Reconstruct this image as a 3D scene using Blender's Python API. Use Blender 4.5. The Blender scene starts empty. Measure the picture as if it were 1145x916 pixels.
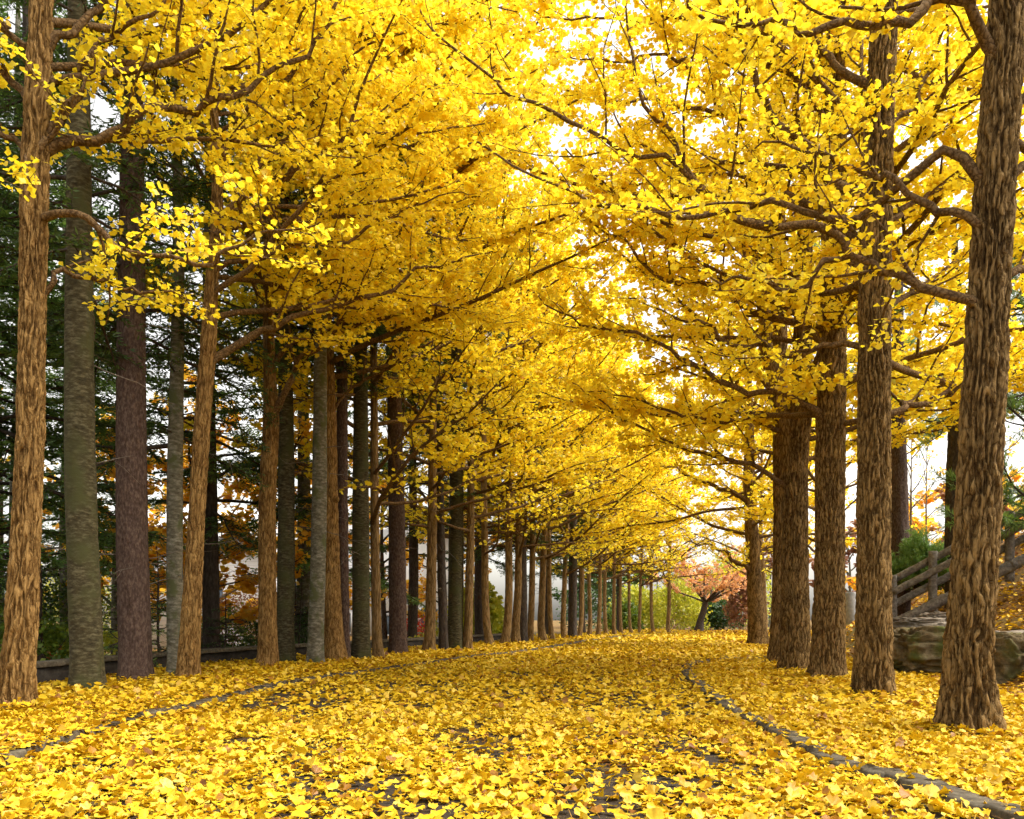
import bpy, math, random
import numpy as np

# ------------------------------------------------------------------ basics
F, YH, H, CX = 890.0, 692.0, 0.9, 572.5       # focal length and horizon in photo pixels, eye height (m)
rng = np.random.default_rng(7)
SC = bpy.context.scene
COL = SC.collection
BED = 0.085                                     # height of the left planting bed


def G(px, py, z=0.0):
    """point on level ground z that the survey pixel stands on"""
    Y = (H - z) * F / (py - YH)
    return np.array([(px - CX) / F * Y, Y, z])


def W(px, py, D):
    return np.array([(px - CX) / F * D, D, H - (py - YH) / F * D])


# ------------------------------------------------------------------ noise
def _hash(ix, iy, iz, seed):
    n = (ix * 374761393 + iy * 668265263 + iz * 2147483647 + seed * 1274126177) & 0xFFFFFFFF
    n = ((n ^ (n >> 13)) * 1274126177) & 0xFFFFFFFF
    n = n ^ (n >> 16)
    return (n & 0xFFFFFF) / float(0xFFFFFF)


def vnoise(x, y, z=None, seed=0):
    x = np.asarray(x, float); y = np.asarray(y, float)
    z = np.zeros_like(x) if z is None else np.asarray(z, float)
    x0 = np.floor(x).astype(np.int64); y0 = np.floor(y).astype(np.int64); z0 = np.floor(z).astype(np.int64)
    fx = x - x0; fy = y - y0; fz = z - z0
    fx = fx * fx * (3 - 2 * fx); fy = fy * fy * (3 - 2 * fy); fz = fz * fz * (3 - 2 * fz)
    r = 0
    for dx in (0, 1):
        wx = fx if dx else 1 - fx
        for dy in (0, 1):
            wy = fy if dy else 1 - fy
            for dz in (0, 1):
                wz = fz if dz else 1 - fz
                r = r + wx * wy * wz * _hash(x0 + dx, y0 + dy, z0 + dz, seed)
    return r


def fbm(x, y, z=None, seed=0, oct=3):
    r, a, s = 0, 0.5, 0
    z = np.zeros_like(np.asarray(x, float)) if z is None else z
    for k in range(oct):
        r = r + a * vnoise(x * 2 ** k, y * 2 ** k, z * 2 ** k, seed + k); s += a; a *= .5
    return r / s


def unit(v):
    return v / np.maximum(np.linalg.norm(v, axis=-1, keepdims=True), 1e-9)


# ------------------------------------------------------------------ mesh assembly
class MB:
    def __init__(self):
        self.v, self.f, self.t, self.n = [], [], [], 0

    def add(self, v, faces, tint=None):
        v = np.asarray(v, float).reshape(-1, 3)
        for f in (faces if isinstance(faces, list) else [faces]):
            self.f.append(np.asarray(f, np.int64) + self.n)
        self.v.append(v)
        self.t.append(np.full(len(v), .5) if tint is None else np.broadcast_to(tint, (len(v),)).astype(float))
        self.n += len(v)
        return self

    def box(self, c, s, rz=0.0, tint=None):
        q = np.array([[x, y, z] for z in (-.5, .5) for x, y in ((-.5, -.5), (.5, -.5), (.5, .5), (-.5, .5))]) * np.array(s)
        ca, sa = math.cos(rz), math.sin(rz)
        q = np.stack([q[:, 0] * ca - q[:, 1] * sa, q[:, 0] * sa + q[:, 1] * ca, q[:, 2]], 1) + np.array(c)
        return self.add(q, [[[3, 2, 1, 0], [4, 5, 6, 7], [0, 1, 5, 4], [1, 2, 6, 5], [2, 3, 7, 6], [3, 0, 4, 7]]], tint)

    def mesh(self, name, mat, smooth=False):
        me = bpy.data.meshes.new(name)
        v = np.concatenate(self.v).astype(np.float32)
        tot = np.concatenate([np.full(len(f), f.shape[1], np.int32) for f in self.f])
        idx = np.concatenate([f.ravel() for f in self.f]).astype(np.int32)
        me.vertices.add(len(v)); me.vertices.foreach_set('co', v.ravel())
        me.loops.add(len(idx)); me.loops.foreach_set('vertex_index', idx)
        me.polygons.add(len(tot))
        st = np.zeros(len(tot), np.int32); st[1:] = np.cumsum(tot)[:-1]
        me.polygons.foreach_set('loop_start', st)
        if smooth:
            me.polygons.foreach_set('use_smooth', np.ones(len(tot), bool))
        a = me.attributes.new('tint', 'FLOAT', 'POINT')
        a.data.foreach_set('value', np.concatenate(self.t).astype(np.float32))
        me.update(calc_edges=True)
        me.materials.append(mat)
        return me

    def obj(self, name, mat, parent=None, smooth=False):
        o = bpy.data.objects.new(name, self.mesh(name, mat, smooth))
        COL.objects.link(o)
        o.parent = parent
        return o


def tag(o, label=None, cat=None, group=None, kind=None):
    if label: o['label'] = label
    if cat: o['category'] = cat
    if group: o['group'] = group
    if kind: o['kind'] = kind
    return o


def thing(name, label, cat, loc=(0, 0, 0), group=None, rz=0.0, scale=1.0):
    o = bpy.data.objects.new(name, None)
    o.empty_display_size = .2
    COL.objects.link(o)
    o.location = loc; o.rotation_euler = (0, 0, rz); o.scale = (scale,) * 3
    return tag(o, label, cat, group)


def dup(root, loc, rz, scale, label):
    """a copy of a thing, its parts and their sub-parts"""
    r = root.copy(); COL.objects.link(r)
    r.location = loc; r.rotation_euler = (0, 0, rz); r.scale = scale if hasattr(scale, '__len__') else (scale,) * 3
    r['label'] = label
    for ch in list(root.children):
        c = ch.copy(); COL.objects.link(c); c.parent = r
        for g in ch.children:
            d = g.copy(); COL.objects.link(d); d.parent = c
    return r


def tubes(mb, P, R, sides=5, tint=None, cap=False):
    """batch of tubes P[T,n,3], R[T,n]"""
    P = np.asarray(P, float)
    if P.ndim == 2:
        P = P[None]; R = np.asarray(R, float)[None]
    T, n, _ = P.shape
    if T == 0: return
    tg = unit(np.gradient(P, axis=1))
    mean = unit(P[:, -1] - P[:, 0])
    ref = np.where(np.abs(mean[:, 2:3]) > .8, np.array([[1., 0, 0]]), np.array([[0, 0, 1.]]))[:, None, :]
    b = unit(np.cross(tg, ref)); c = np.cross(b, tg)
    a = np.arange(sides) / sides * 2 * np.pi
    V = P[:, :, None, :] + R[:, :, None, None] * (np.cos(a)[:, None] * b[:, :, None, :] + np.sin(a)[:, None] * c[:, :, None, :])
    i = np.arange(n - 1)[:, None]; j = np.arange(sides)[None]
    q = np.stack([i * sides + j, i * sides + (j + 1) % sides, (i + 1) * sides + (j + 1) % sides, (i + 1) * sides + j], -1).reshape(-1, 4)
    q = (q[None] + (np.arange(T) * n * sides)[:, None, None]).reshape(-1, 4)
    fs = [q]
    if cap:
        e = np.arange(sides)
        fs.append(np.stack([e[::-1] + k * n * sides for k in range(T)]))
        fs.append(np.stack([e + (n - 1) * sides + k * n * sides for k in range(T)]))
    mb.add(V.reshape(-1, 3), fs, .5 if tint is None else np.repeat(np.broadcast_to(tint, (T,)), n * sides))


def resample(P, n):
    """smooth resample of a polyline (Catmull-Rom) to n points"""
    P = np.asarray(P, float)
    d = np.r_[0, np.cumsum(np.linalg.norm(np.diff(P[:, :3], axis=0), axis=1))]
    t = np.linspace(0, d[-1], n)
    k = np.clip(np.searchsorted(d, t, side='right') - 1, 0, len(P) - 2)
    u = ((t - d[k]) / np.maximum(d[k + 1] - d[k], 1e-9))[:, None]
    p0 = P[np.maximum(k - 1, 0)]; p1 = P[k]; p2 = P[k + 1]; p3 = P[np.minimum(k + 2, len(P) - 1)]
    return .5 * (2 * p1 + (p2 - p0) * u + (2 * p0 - 5 * p1 + 4 * p2 - p3) * u ** 2 + (3 * p1 - p0 - 3 * p2 + p3) * u ** 3)


def grow(S, D, L, n, wander, up, r):
    """batch of wandering branches: starts, directions, lengths -> [T,n+1,3]"""
    S = np.asarray(S, float); D = unit(np.asarray(D, float)); T = len(S)
    P = np.empty((T, n + 1, 3)); P[:, 0] = S
    for k in range(n):
        D = D + r.normal(0, wander, (T, 3)); D[:, 2] += up
        D = unit(D)
        P[:, k + 1] = P[:, k] + D * (L / n)[:, None]
    return P


def along(P, spacing, tmin, r, tmax=1.0):
    """random points along a batch of polylines -> positions, tangents, tube index, t"""
    T, n, _ = P.shape
    L = np.linalg.norm(np.diff(P, axis=1), axis=2).sum(1)
    c = np.floor(L * (tmax - tmin) / spacing + r.random(T)).astype(int)
    k = np.repeat(np.arange(T), c)
    t = tmin + r.random(len(k)) * (tmax - tmin)
    s = t * (n - 1); i = np.minimum(s.astype(int), n - 2); u = (s - i)[:, None]
    A, B = P[k, i], P[k, i + 1]
    return A + (B - A) * u, unit(B - A), k, t


# ------------------------------------------------------------------ leaves
def add_leaves(mb, pos, axis, nrm, size, r, tint, lod=0, curl=.12):
    """ginkgo fan blades; lod 0: two folded quads with a notch, 1: one kite, 2: a full rippled fan with a stalk"""
    N = len(pos)
    if N == 0: return
    nrm = unit(nrm - (nrm * axis).sum(1, keepdims=True) * axis)
    side = np.cross(nrm, axis)
    s = size[:, None]

    def pt(u, v, w):
        return pos + s * (axis * u + side * v + nrm * w)
    if lod == 0:
        c = r.normal(0, curl, N)[:, None] + .08; d = r.normal(0, curl, N)[:, None]
        nt = (.62 + .3 * r.random(N))[:, None]
        V = np.stack([pt(0, 0, 0), pt(.42, -.52, c), pt(.80, -.24, .4 * c + d), pt(nt, 0, d), pt(.80, .24, .4 * c + d), pt(.42, .52, c)], 1)
        b = (np.arange(N) * 6)[:, None]
        fs = [np.concatenate([b + np.array([0, 1, 2, 3]), b + np.array([0, 3, 4, 5])])]
        k = 6
    elif lod == 1:
        c = r.normal(0, curl, N)[:, None]
        V = np.stack([pt(0, 0, 0), pt(.5, -.5, c), pt(.85, 0, 0), pt(.5, .5, c)], 1)
        fs = [(np.arange(N) * 4)[:, None] + np.arange(4)[None]]
        k = 4
    else:
        m = 9
        th = np.linspace(-1.12, 1.12, m)
        bend = r.normal(.10, .22, N)[:, None]; wave = r.normal(0, .09, (N, m)); cup = r.normal(.12, .16, N)[:, None]
        notch = r.random(N)[:, None] * .35
        rad = .80 * (1 - .10 * np.abs(th)[None] ** 2 - notch * np.exp(-(th[None] / .16) ** 2)) + r.normal(0, .02, (N, m))
        cs, sn = np.cos(th), np.sin(th)
        def ring(q, wv):
            R_ = rad * q
            u = R_ * cs; v = R_ * sn * .82
            w = bend * u ** 2 + cup * v ** 2 * 1.6 + wave * wv
            return pos[:, None] + size[:, None, None] * (axis[:, None] * u[..., None] + side[:, None] * v[..., None] + nrm[:, None] * w[..., None])
        A, B = ring(.5, .35), ring(1.0, 1.0)
        lat = r.normal(0, .25, N)[:, None]
        V = np.concatenate([pos[:, None], A, B, pt(-.02, -.018, .0)[:, None], pt(-.02, .018, .0)[:, None],
                            pt(-.75, lat - .012, -.1)[:, None], pt(-.75, lat + .012, -.1)[:, None]], 1)
        k = 1 + 2 * m + 4
        b = (np.arange(N) * k)[:, None]
        tri = np.concatenate([b + np.array([0, 1 + i + 1, 1 + i]) for i in range(m - 1)])
        qd = np.concatenate([b + np.array([1 + i, 2 + i, 2 + m + i, 1 + m + i]) for i in range(m - 1)] + [b + np.array([k - 4, k - 3, k - 1, k - 2])])
        fs = [tri, qd]
    mb.add(V.reshape(-1, 3), fs, np.repeat(tint, k))


def spur_leaves(mb, pos, tan, per, size, r, lod, flat=1.0, droop=.25, tint_mu=.5, pet=.04):
    """a rosette of blades on every spur"""
    n = np.maximum(1, r.poisson(per, len(pos)))
    k = np.repeat(np.arange(len(pos)), n)
    p, t = pos[k], tan[k]
    d = r.normal(0, 1, (len(k), 3)); d -= .7 * (d * t).sum(1, keepdims=True) * t
    d = unit(d); d[:, 2] = d[:, 2] * .5 + .03; d = unit(d)
    ax = unit(d + r.normal(0, .35, d.shape) + np.array([0, 0, -droop]))
    nr = unit(r.normal(0, .40, d.shape) + np.array([0, 0, flat]))
    sz = size * (.72 + .5 * r.random(len(k)))
    clump = np.clip(tint_mu + .22 * (vnoise(p[:, 0] * 1.3, p[:, 1] * 1.3, p[:, 2] * 1.3, 5) - .5) * 2, 0, 1)
    ti = np.clip(clump + r.normal(0, .16, len(k)), 0, 1)
    add_leaves(mb, p + d * pet * (.5 + r.random((len(k), 1))), ax, nr, sz, r, ti, lod)


# ------------------------------------------------------------------ materials
def new_mat(name):
    m = bpy.data.materials.new(name); m.use_nodes = True
    nt = m.node_tree; nt.nodes.clear()
    return m, nt, nt.nodes.new


def ramp(nt, stops, src=None):
    n = nt.nodes.new('ShaderNodeValToRGB')
    e = n.color_ramp.elements
    while len(e) > 1: e.remove(e[-1])
    e[0].position, e[0].color = stops[0][0], (*stops[0][1], 1)
    for p, c in stops[1:]:
        x = e.new(p); x.color = (*c, 1)
    if src is not None: nt.links.new(src, n.inputs[0])
    return n.outputs[0]


def leaf_mat(name, stops, transl=.5, gloss=.04, warm=(1.0, .92, .55), spots=None):
    m, nt, N = new_mat(name); L = nt.links.new
    at = N('ShaderNodeAttribute'); at.attribute_name = 'tint'
    c = ramp(nt, stops, at.outputs['Fac'])
    if spots:
        tc = N('ShaderNodeTexCoord'); nz = N('ShaderNodeTexNoise'); nz.inputs['Scale'].default_value = spots[0]; nz.inputs['Detail'].default_value = 3
        L(tc.outputs['Object'], nz.inputs['Vector'])
        fac = ramp(nt, [(.56, (0, 0, 0)), (.72, (spots[1],) * 3)], nz.outputs['Fac'])
        mx = N('ShaderNodeMix'); mx.data_type = 'RGBA'
        L(fac, mx.inputs[0]); L(c, mx.inputs[6]); mx.inputs[7].default_value = (*spots[2], 1); c = mx.outputs[2]
    d = N('ShaderNodeBsdfDiffuse'); L(c, d.inputs[0])
    t = N('ShaderNodeBsdfTranslucent')
    mu = N('ShaderNodeMix'); mu.data_type = 'RGBA'; mu.blend_type = 'MULTIPLY'; mu.inputs[0].default_value = 1
    L(c, mu.inputs[6]); mu.inputs[7].default_value = (*warm, 1); L(mu.outputs[2], t.inputs[0])
    a = N('ShaderNodeMixShader'); a.inputs[0].default_value = transl; L(d.outputs[0], a.inputs[1]); L(t.outputs[0], a.inputs[2])
    out = N('ShaderNodeOutputMaterial')
    if gloss > 0:
        g = N('ShaderNodeBsdfGlossy'); g.inputs['Roughness'].default_value = .45
        b = N('ShaderNodeMixShader'); b.inputs[0].default_value = gloss; L(a.outputs[0], b.inputs[1]); L(g.outputs[0], b.inputs[2])
        L(b.outputs[0], out.inputs[0])
    else:
        L(a.outputs[0], out.inputs[0])
    return m


def rough_mat(name, cols, scale=(4, 4, 4), detail=5, rough=.9, bump=.4, dist=.02, second=None, kind='noise', coord='Object'):
    """noise-coloured matt surface; second=(scale, colour, lo, hi) lays patches over it"""
    m, nt, N = new_mat(name); L = nt.links.new
    tc = N('ShaderNodeTexCoord'); mp = N('ShaderNodeMapping'); mp.inputs['Scale'].default_value = scale
    L(tc.outputs[coord], mp.inputs[0])
    nz = N('ShaderNodeTexNoise'); nz.inputs['Scale'].default_value = 1; nz.inputs['Detail'].default_value = detail; nz.inputs['Roughness'].default_value = .65
    L(mp.outputs[0], nz.inputs['Vector'])
    k = len(cols)
    c = ramp(nt, [(.28 + .44 * i / max(k - 1, 1), cc) for i, cc in enumerate(cols)], nz.outputs['Fac'])
    if second:
        n2 = N('ShaderNodeTexNoise'); n2.inputs['Scale'].default_value = second[0]; n2.inputs['Detail'].default_value = 4
        L(tc.outputs[coord], n2.inputs['Vector'])
        fac = ramp(nt, [(second[2], (0, 0, 0)), (second[3], (1, 1, 1))], n2.outputs['Fac'])
        mx = N('ShaderNodeMix'); mx.data_type = 'RGBA'
        L(fac, mx.inputs[0]); L(c, mx.inputs[6]); mx.inputs[7].default_value = (*second[1], 1); c = mx.outputs[2]
    p = N('ShaderNodeBsdfPrincipled'); p.inputs['Roughness'].default_value = rough; p.inputs['Specular IOR Level'].default_value = .2
    L(c, p.inputs['Base Color'])
    b = N('ShaderNodeBump'); b.inputs['Strength'].default_value = bump; b.inputs['Distance'].default_value = dist
    L(nz.outputs['Fac'], b.inputs['Height']); L(b.outputs[0], p.inputs['Normal'])
    out = N('ShaderNodeOutputMaterial'); L(p.outputs[0], out.inputs[0])
    return m


def bark_mat(name, deep, mid, crest, fibre=(85, 85, 13), plate=(24, 24, 4.6), dist=.025):
    """furrowed bark: plates broken by cracks, colour paler on crests and darker in furrows, fibrous streaks"""
    m, nt, N = new_mat(name); L = nt.links.new

    def math_(op, x, y, z=None):
        n = N('ShaderNodeMath'); n.operation = op
        for k, v in enumerate((x, y, z)):
            if v is None: continue
            if isinstance(v, (int, float)): n.inputs[k].default_value = v
            else: L(v, n.inputs[k])
        return n.outputs[0]
    tc = N('ShaderNodeTexCoord')
    mp = N('ShaderNodeMapping'); mp.inputs['Scale'].default_value = fibre; L(tc.outputs['Object'], mp.inputs[0])
    nz = N('ShaderNodeTexNoise'); nz.inputs['Scale'].default_value = 1; nz.inputs['Detail'].default_value = 8; nz.inputs['Roughness'].default_value = .75
    L(mp.outputs[0], nz.inputs['Vector'])
    wn = N('ShaderNodeTexNoise'); wn.inputs['Scale'].default_value = 9; wn.inputs['Detail'].default_value = 3; L(tc.outputs['Object'], wn.inputs['Vector'])
    wv = N('ShaderNodeVectorMath'); wv.operation = 'MULTIPLY_ADD'; L(wn.outputs['Color'], wv.inputs[0]); wv.inputs[1].default_value = (.07, .07, .12); L(tc.outputs['Object'], wv.inputs[2])
    mp2 = N('ShaderNodeMapping'); mp2.inputs['Scale'].default_value = plate; L(wv.outputs[0], mp2.inputs[0])
    vo = N('ShaderNodeTexVoronoi'); vo.feature = 'DISTANCE_TO_EDGE'; vo.inputs['Scale'].default_value = 1; L(mp2.outputs[0], vo.inputs['Vector'])
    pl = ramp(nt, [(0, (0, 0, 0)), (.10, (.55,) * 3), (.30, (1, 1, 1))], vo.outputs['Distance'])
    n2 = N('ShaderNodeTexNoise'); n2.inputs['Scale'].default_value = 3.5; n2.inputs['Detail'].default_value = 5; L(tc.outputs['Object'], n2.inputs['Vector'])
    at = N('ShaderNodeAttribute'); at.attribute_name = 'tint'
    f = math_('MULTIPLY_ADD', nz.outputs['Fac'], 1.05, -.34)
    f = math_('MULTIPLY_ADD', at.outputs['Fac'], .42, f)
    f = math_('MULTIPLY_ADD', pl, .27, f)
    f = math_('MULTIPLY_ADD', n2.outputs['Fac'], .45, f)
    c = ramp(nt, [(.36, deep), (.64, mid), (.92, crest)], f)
    p = N('ShaderNodeBsdfPrincipled'); p.inputs['Roughness'].default_value = .92; p.inputs['Specular IOR Level'].default_value = .15
    L(c, p.inputs['Base Color'])
    h = math_('MULTIPLY_ADD', nz.outputs['Fac'], .8, math_('MULTIPLY', pl, .6))
    b = N('ShaderNodeBump'); b.inputs['Strength'].default_value = 1.0; b.inputs['Distance'].default_value = dist
    L(h, b.inputs['Height']); L(b.outputs[0], p.inputs['Normal'])
    out = N('ShaderNodeOutputMaterial'); L(p.outputs[0], out.inputs[0])
    return m


def siding_mat(name, col, pitch=.16):
    m, nt, N = new_mat(name); L = nt.links.new
    tc = N('ShaderNodeTexCoord'); sx = N('ShaderNodeSeparateXYZ'); L(tc.outputs['Object'], sx.inputs[0])
    mt = N('ShaderNodeMath'); mt.operation = 'MULTIPLY'; mt.inputs[1].default_value = 1 / pitch; L(sx.outputs['Z'], mt.inputs[0])
    fr = N('ShaderNodeMath'); fr.operation = 'FRACT'; L(mt.outputs[0], fr.inputs[0])
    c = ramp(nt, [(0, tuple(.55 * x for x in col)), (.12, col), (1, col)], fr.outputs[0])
    p = N('ShaderNodeBsdfPrincipled'); p.inputs['Roughness'].default_value = .6; L(c, p.inputs['Base Color'])
    b = N('ShaderNodeBump'); b.inputs['Strength'].default_value = .6; b.inputs['Distance'].default_value = .03
    L(fr.outputs[0], b.inputs['Height']); L(b.outputs[0], p.inputs['Normal'])
    out = N('ShaderNodeOutputMaterial'); L(p.outputs[0], out.inputs[0])
    return m


YEL = [(0, (.72, .42, .014)), (.15, (.90, .67, .024)), (.55, (.955, .785, .042)), (.85, (.955, .835, .070)), (1, (.80, .83, .10))]
M = {}
M['ginkgo'] = leaf_mat('ginkgo_leaf', YEL, .60, .03, (1.0, 1.0, .85))
M['fallen'] = leaf_mat('fallen_leaf', [(0, (.17, .065, .012)), (.09, (.40, .19, .010)), (.33, (.61, .385, .011)), (.70, (.68, .47, .020)), (1, (.73, .56, .10))], .2, .03,
                       spots=(38, .5, (.42, .19, .012)))
M['orange'] = leaf_mat('orange_leaf', [(0, (.70, .28, .03)), (.35, (.90, .54, .05)), (.7, (.95, .72, .09)), (1, (.92, .80, .20))], .7)
M['maple'] = leaf_mat('maple_leaf', [(0, (.68, .33, .20)), (.5, (.84, .52, .33)), (1, (.88, .64, .40))], .6)
M['red'] = leaf_mat('red_leaf', [(0, (.55, .03, .02)), (.5, (.75, .06, .04)), (1, (.8, .14, .06))], .45)
M['green'] = leaf_mat('shrub_leaf', [(0, (.05, .10, .012)), (.5, (.12, .20, .02)), (1, (.24, .32, .03))], .4)
M['lime'] = leaf_mat('lime_leaf', [(0, (.30, .36, .03)), (.5, (.52, .55, .06)), (1, (.70, .68, .10))], .45)
M['darkgreen'] = leaf_mat('dark_shrub_leaf', [(0, (.02, .05, .012)), (.5, (.04, .09, .02)), (1, (.08, .14, .03))], .3)
M['russet'] = leaf_mat('russet_leaf', [(0, (.20, .08, .05)), (.5, (.32, .15, .09)), (1, (.42, .24, .13))], .4)
M['needle'] = leaf_mat('fir_needle', [(0, (.028, .064, .020)), (.5, (.064, .13, .036)), (1, (.135, .225, .052))], .34, .04)
M['needle2'] = leaf_mat('pine_needle', [(0, (.07, .16, .045)), (.5, (.15, .28, .07)), (1, (.26, .40, .10))], .4, .04)
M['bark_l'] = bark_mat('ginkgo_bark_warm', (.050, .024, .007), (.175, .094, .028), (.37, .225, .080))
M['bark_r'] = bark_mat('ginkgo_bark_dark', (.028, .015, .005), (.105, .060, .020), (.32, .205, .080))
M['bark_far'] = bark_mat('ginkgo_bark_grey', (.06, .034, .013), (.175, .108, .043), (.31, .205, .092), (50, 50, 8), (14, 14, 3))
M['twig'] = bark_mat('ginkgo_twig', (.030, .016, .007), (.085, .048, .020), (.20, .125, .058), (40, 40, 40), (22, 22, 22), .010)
M['bark_green'] = rough_mat('fir_bark_mossy', [(.014, .011, .007), (.056, .047, .023), (.15, .135, .080)], (13, 13, 34), 6, .9, .6, .012, (2.2, (.058, .060, .022), .48, .64))
M['bark_mauve'] = rough_mat('spruce_bark_mauve', [(.026, .015, .011), (.076, .048, .038), (.16, .115, .092)], (34, 34, 16), 6, .92, .8, .016)
M['bark_pale'] = rough_mat('pale_mottled_bark', [(.05, .045, .03), (.14, .13, .095), (.30, .29, .24)], (12, 12, 26), 5, .9, .3, .01, (4, (.09, .10, .045), .52, .62))
M['bark_dark'] = rough_mat('dark_conifer_bark', [(.022, .017, .013), (.055, .042, .034), (.10, .08, .065)], (26, 26, 9), 5, .92, .6, .015)
M['birch'] = rough_mat('birch_bark', [(.30, .27, .23), (.62, .59, .54), (.72, .70, .66)], (4, 4, 22), 4, .8, .2, .01)
M['dead'] = rough_mat('dead_branch', [(.07, .055, .045), (.15, .125, .10), (.24, .205, .17)], (20, 20, 20), 3, .9, .2, .01)
M['asphalt'] = rough_mat('asphalt', [(.016, .012, .009), (.032, .024, .017), (.058, .045, .033)], (60, 60, 60), 6, .9, .5, .006, (1.1, (.050, .028, .011), .46, .66))
M['soil'] = rough_mat('leaf_soil', [(.060, .032, .012), (.15, .08, .022), (.30, .17, .03)], (14, 14, 14), 6, .95, .6, .02, (.35, (.11, .12, .03), .52, .70))
M['kerb'] = rough_mat('kerb_stone', [(.035, .028, .018), (.085, .070, .048), (.16, .14, .10)], (18, 18, 18), 6, .9, .6, .01)
M['kerb_dark'] = rough_mat('damp_kerb_stone', [(.022, .017, .010), (.055, .043, .028), (.11, .09, .06)], (18, 18, 18), 6, .9, .6, .01)
M['wall'] = rough_mat('old_wall_stone', [(.012, .010, .008), (.030, .025, .020), (.065, .055, .045)], (6, 6, 10), 6, .95, .6, .02)
M['rock'] = rough_mat('mossy_rock', [(.045, .032, .015), (.125, .094, .047), (.22, .17, .10)], (7, 7, 9), 8, .92, 1.0, .05, (1.9, (.085, .092, .022), .46, .60))
M['rock2'] = rough_mat('bare_rock', [(.09, .072, .052), (.19, .16, .125), (.32, .28, .23)], (4, 4, 4), 7, .9, .8, .03)
M['log'] = rough_mat('weathered_log', [(.060, .052, .044), (.17, .15, .13), (.32, .295, .26)], (16, 16, 16), 7, .88, .9, .015)
M['post'] = rough_mat('grey_post', [(.13, .13, .13), (.22, .22, .215), (.30, .30, .29)], (6, 6, 6), 5, .85, .3, .01)
M['siding'] = siding_mat('white_siding', (.74, .75, .78))
M['plaster'] = rough_mat('white_plaster', [(.66, .67, .69), (.74, .75, .77), (.80, .80, .82)], (1.5, 1.5, 1.5), 4, .8, .1, .01)
M['roof'] = rough_mat('grey_roof', [(.50, .50, .52), (.58, .58, .60), (.66, .66, .68)], (3, 3, 3), 4, .7, .2, .01)
M['trim'] = rough_mat('window_trim', [(.62, .63, .65), (.7, .7, .72)], (3, 3, 3), 2, .5, .05, .01)
M['tarp'] = rough_mat('pale_sheet', [(.60, .60, .64), (.70, .70, .74), (.78, .78, .80)], (2, 2, 2), 3, .6, .1, .01)
gm, nt, N = new_mat('window_glass')
p = N('ShaderNodeBsdfPrincipled'); p.inputs['Base Color'].default_value = (.10, .13, .17, 1); p.inputs['Roughness'].default_value = .08
o = N('ShaderNodeOutputMaterial'); nt.links.new(p.outputs[0], o.inputs[0]); M['glass'] = gm

# ------------------------------------------------------------------ layout curves
KL = np.array([(-3.2, 2.0), (-3.4, 4.5), (-3.45, 5.4), (-3.53, 6.3), (-3.62, 7.4), (-3.56, 8.4), (-3.45, 10.5), (-3.17, 12.7), (-2.2, 16), (-1.15, 19.5), (.77, 25), (5.0, 41), (11.2, 54)])
KR = np.array([(2.75, 2.2), (2.42, 3.76), (2.24, 4.83), (2.17, 5.4), (2.22, 6.5), (2.32, 8.17), (2.47, 9.65), (2.75, 11.8), (3.14, 14.3), (3.63, 16.3), (4.25, 17.8), (5.3, 19.0), (6.6, 19.6)])
WL = np.array([(-6.0, 3.0), (-6.0, 8.0), (-5.85, 11.0), (-5.45, 14.0), (-4.55, 17.0), (-3.2, 21.0), (-1.6, 25.5), (.4, 31.0)])


KR = KR * .922; KL = KL * .885; KL[-1] = (11.2, 54); KL[0] = (-3.0, -7); KR[0] = (2.9, -7)


def kl(y): return np.interp(y, KL[:, 1], KL[:, 0])
def kr(y): return np.interp(y, KR[:, 1], KR[:, 0])
def wl(y): return np.interp(y, WL[:, 1], WL[:, 0])


def sstep(a, b, x):
    t = np.clip((x - a) / (b - a), 0, 1)
    return t * t * (3 - 2 * t)


def ground_z(x, y):
    x = np.asarray(x, float); y = np.asarray(y, float)
    left = BED * (1 - sstep(-.32, -.06, x - kl(y)))
    drop = -.28 * sstep(0, .5, wl(y) - .15 - x) * sstep(38, 30, y)
    row = 3.55 + (np.clip(y, 0, 40) - 6.16) * .2
    u = np.clip(x - row - 1.9, 0, None)
    bank = np.minimum(.62 * u * sstep(0, .8, u), 3.6) * (.25 + .75 * sstep(34, 19, y)) * sstep(42, 26, y)
    bank = bank * (1 + .25 * (vnoise(x * .9, y * .9, None, 3) - .5))
    lump = .05 * (fbm(x * .8, y * .8, None, 11) - .5) * (sstep(.0, .7, kl(y) - x) + sstep(.3, 1.2, x - kr(y)))
    return left + drop + bank + lump


# ------------------------------------------------------------------ ground, path, kerbs, wall
gx = np.unique(np.r_[np.linspace(-160, -20, 29), np.arange(-20, 20.01, .22), np.linspace(20, 180, 33)])
gy = np.unique(np.r_[np.linspace(-30, 1, 12), np.arange(1, 40, .25), np.linspace(40, 80, 41), np.linspace(80, 420, 35)])
XX, YY = np.meshgrid(gx, gy)
V = np.stack([XX, YY, ground_z(XX, YY)], -1).reshape(-1, 3)
i, j = np.meshgrid(np.arange(len(gy) - 1), np.arange(len(gx) - 1), indexing='ij')
nx = len(gx)
q = np.stack([i * nx + j, i * nx + j + 1, (i + 1) * nx + j + 1, (i + 1) * nx + j], -1).reshape(-1, 4)
tag(MB().add(V, q).obj('ground', M['soil'], None, True), 'brown earth with leaf litter around the avenue and up the bank', 'ground', None, 'structure')

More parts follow.
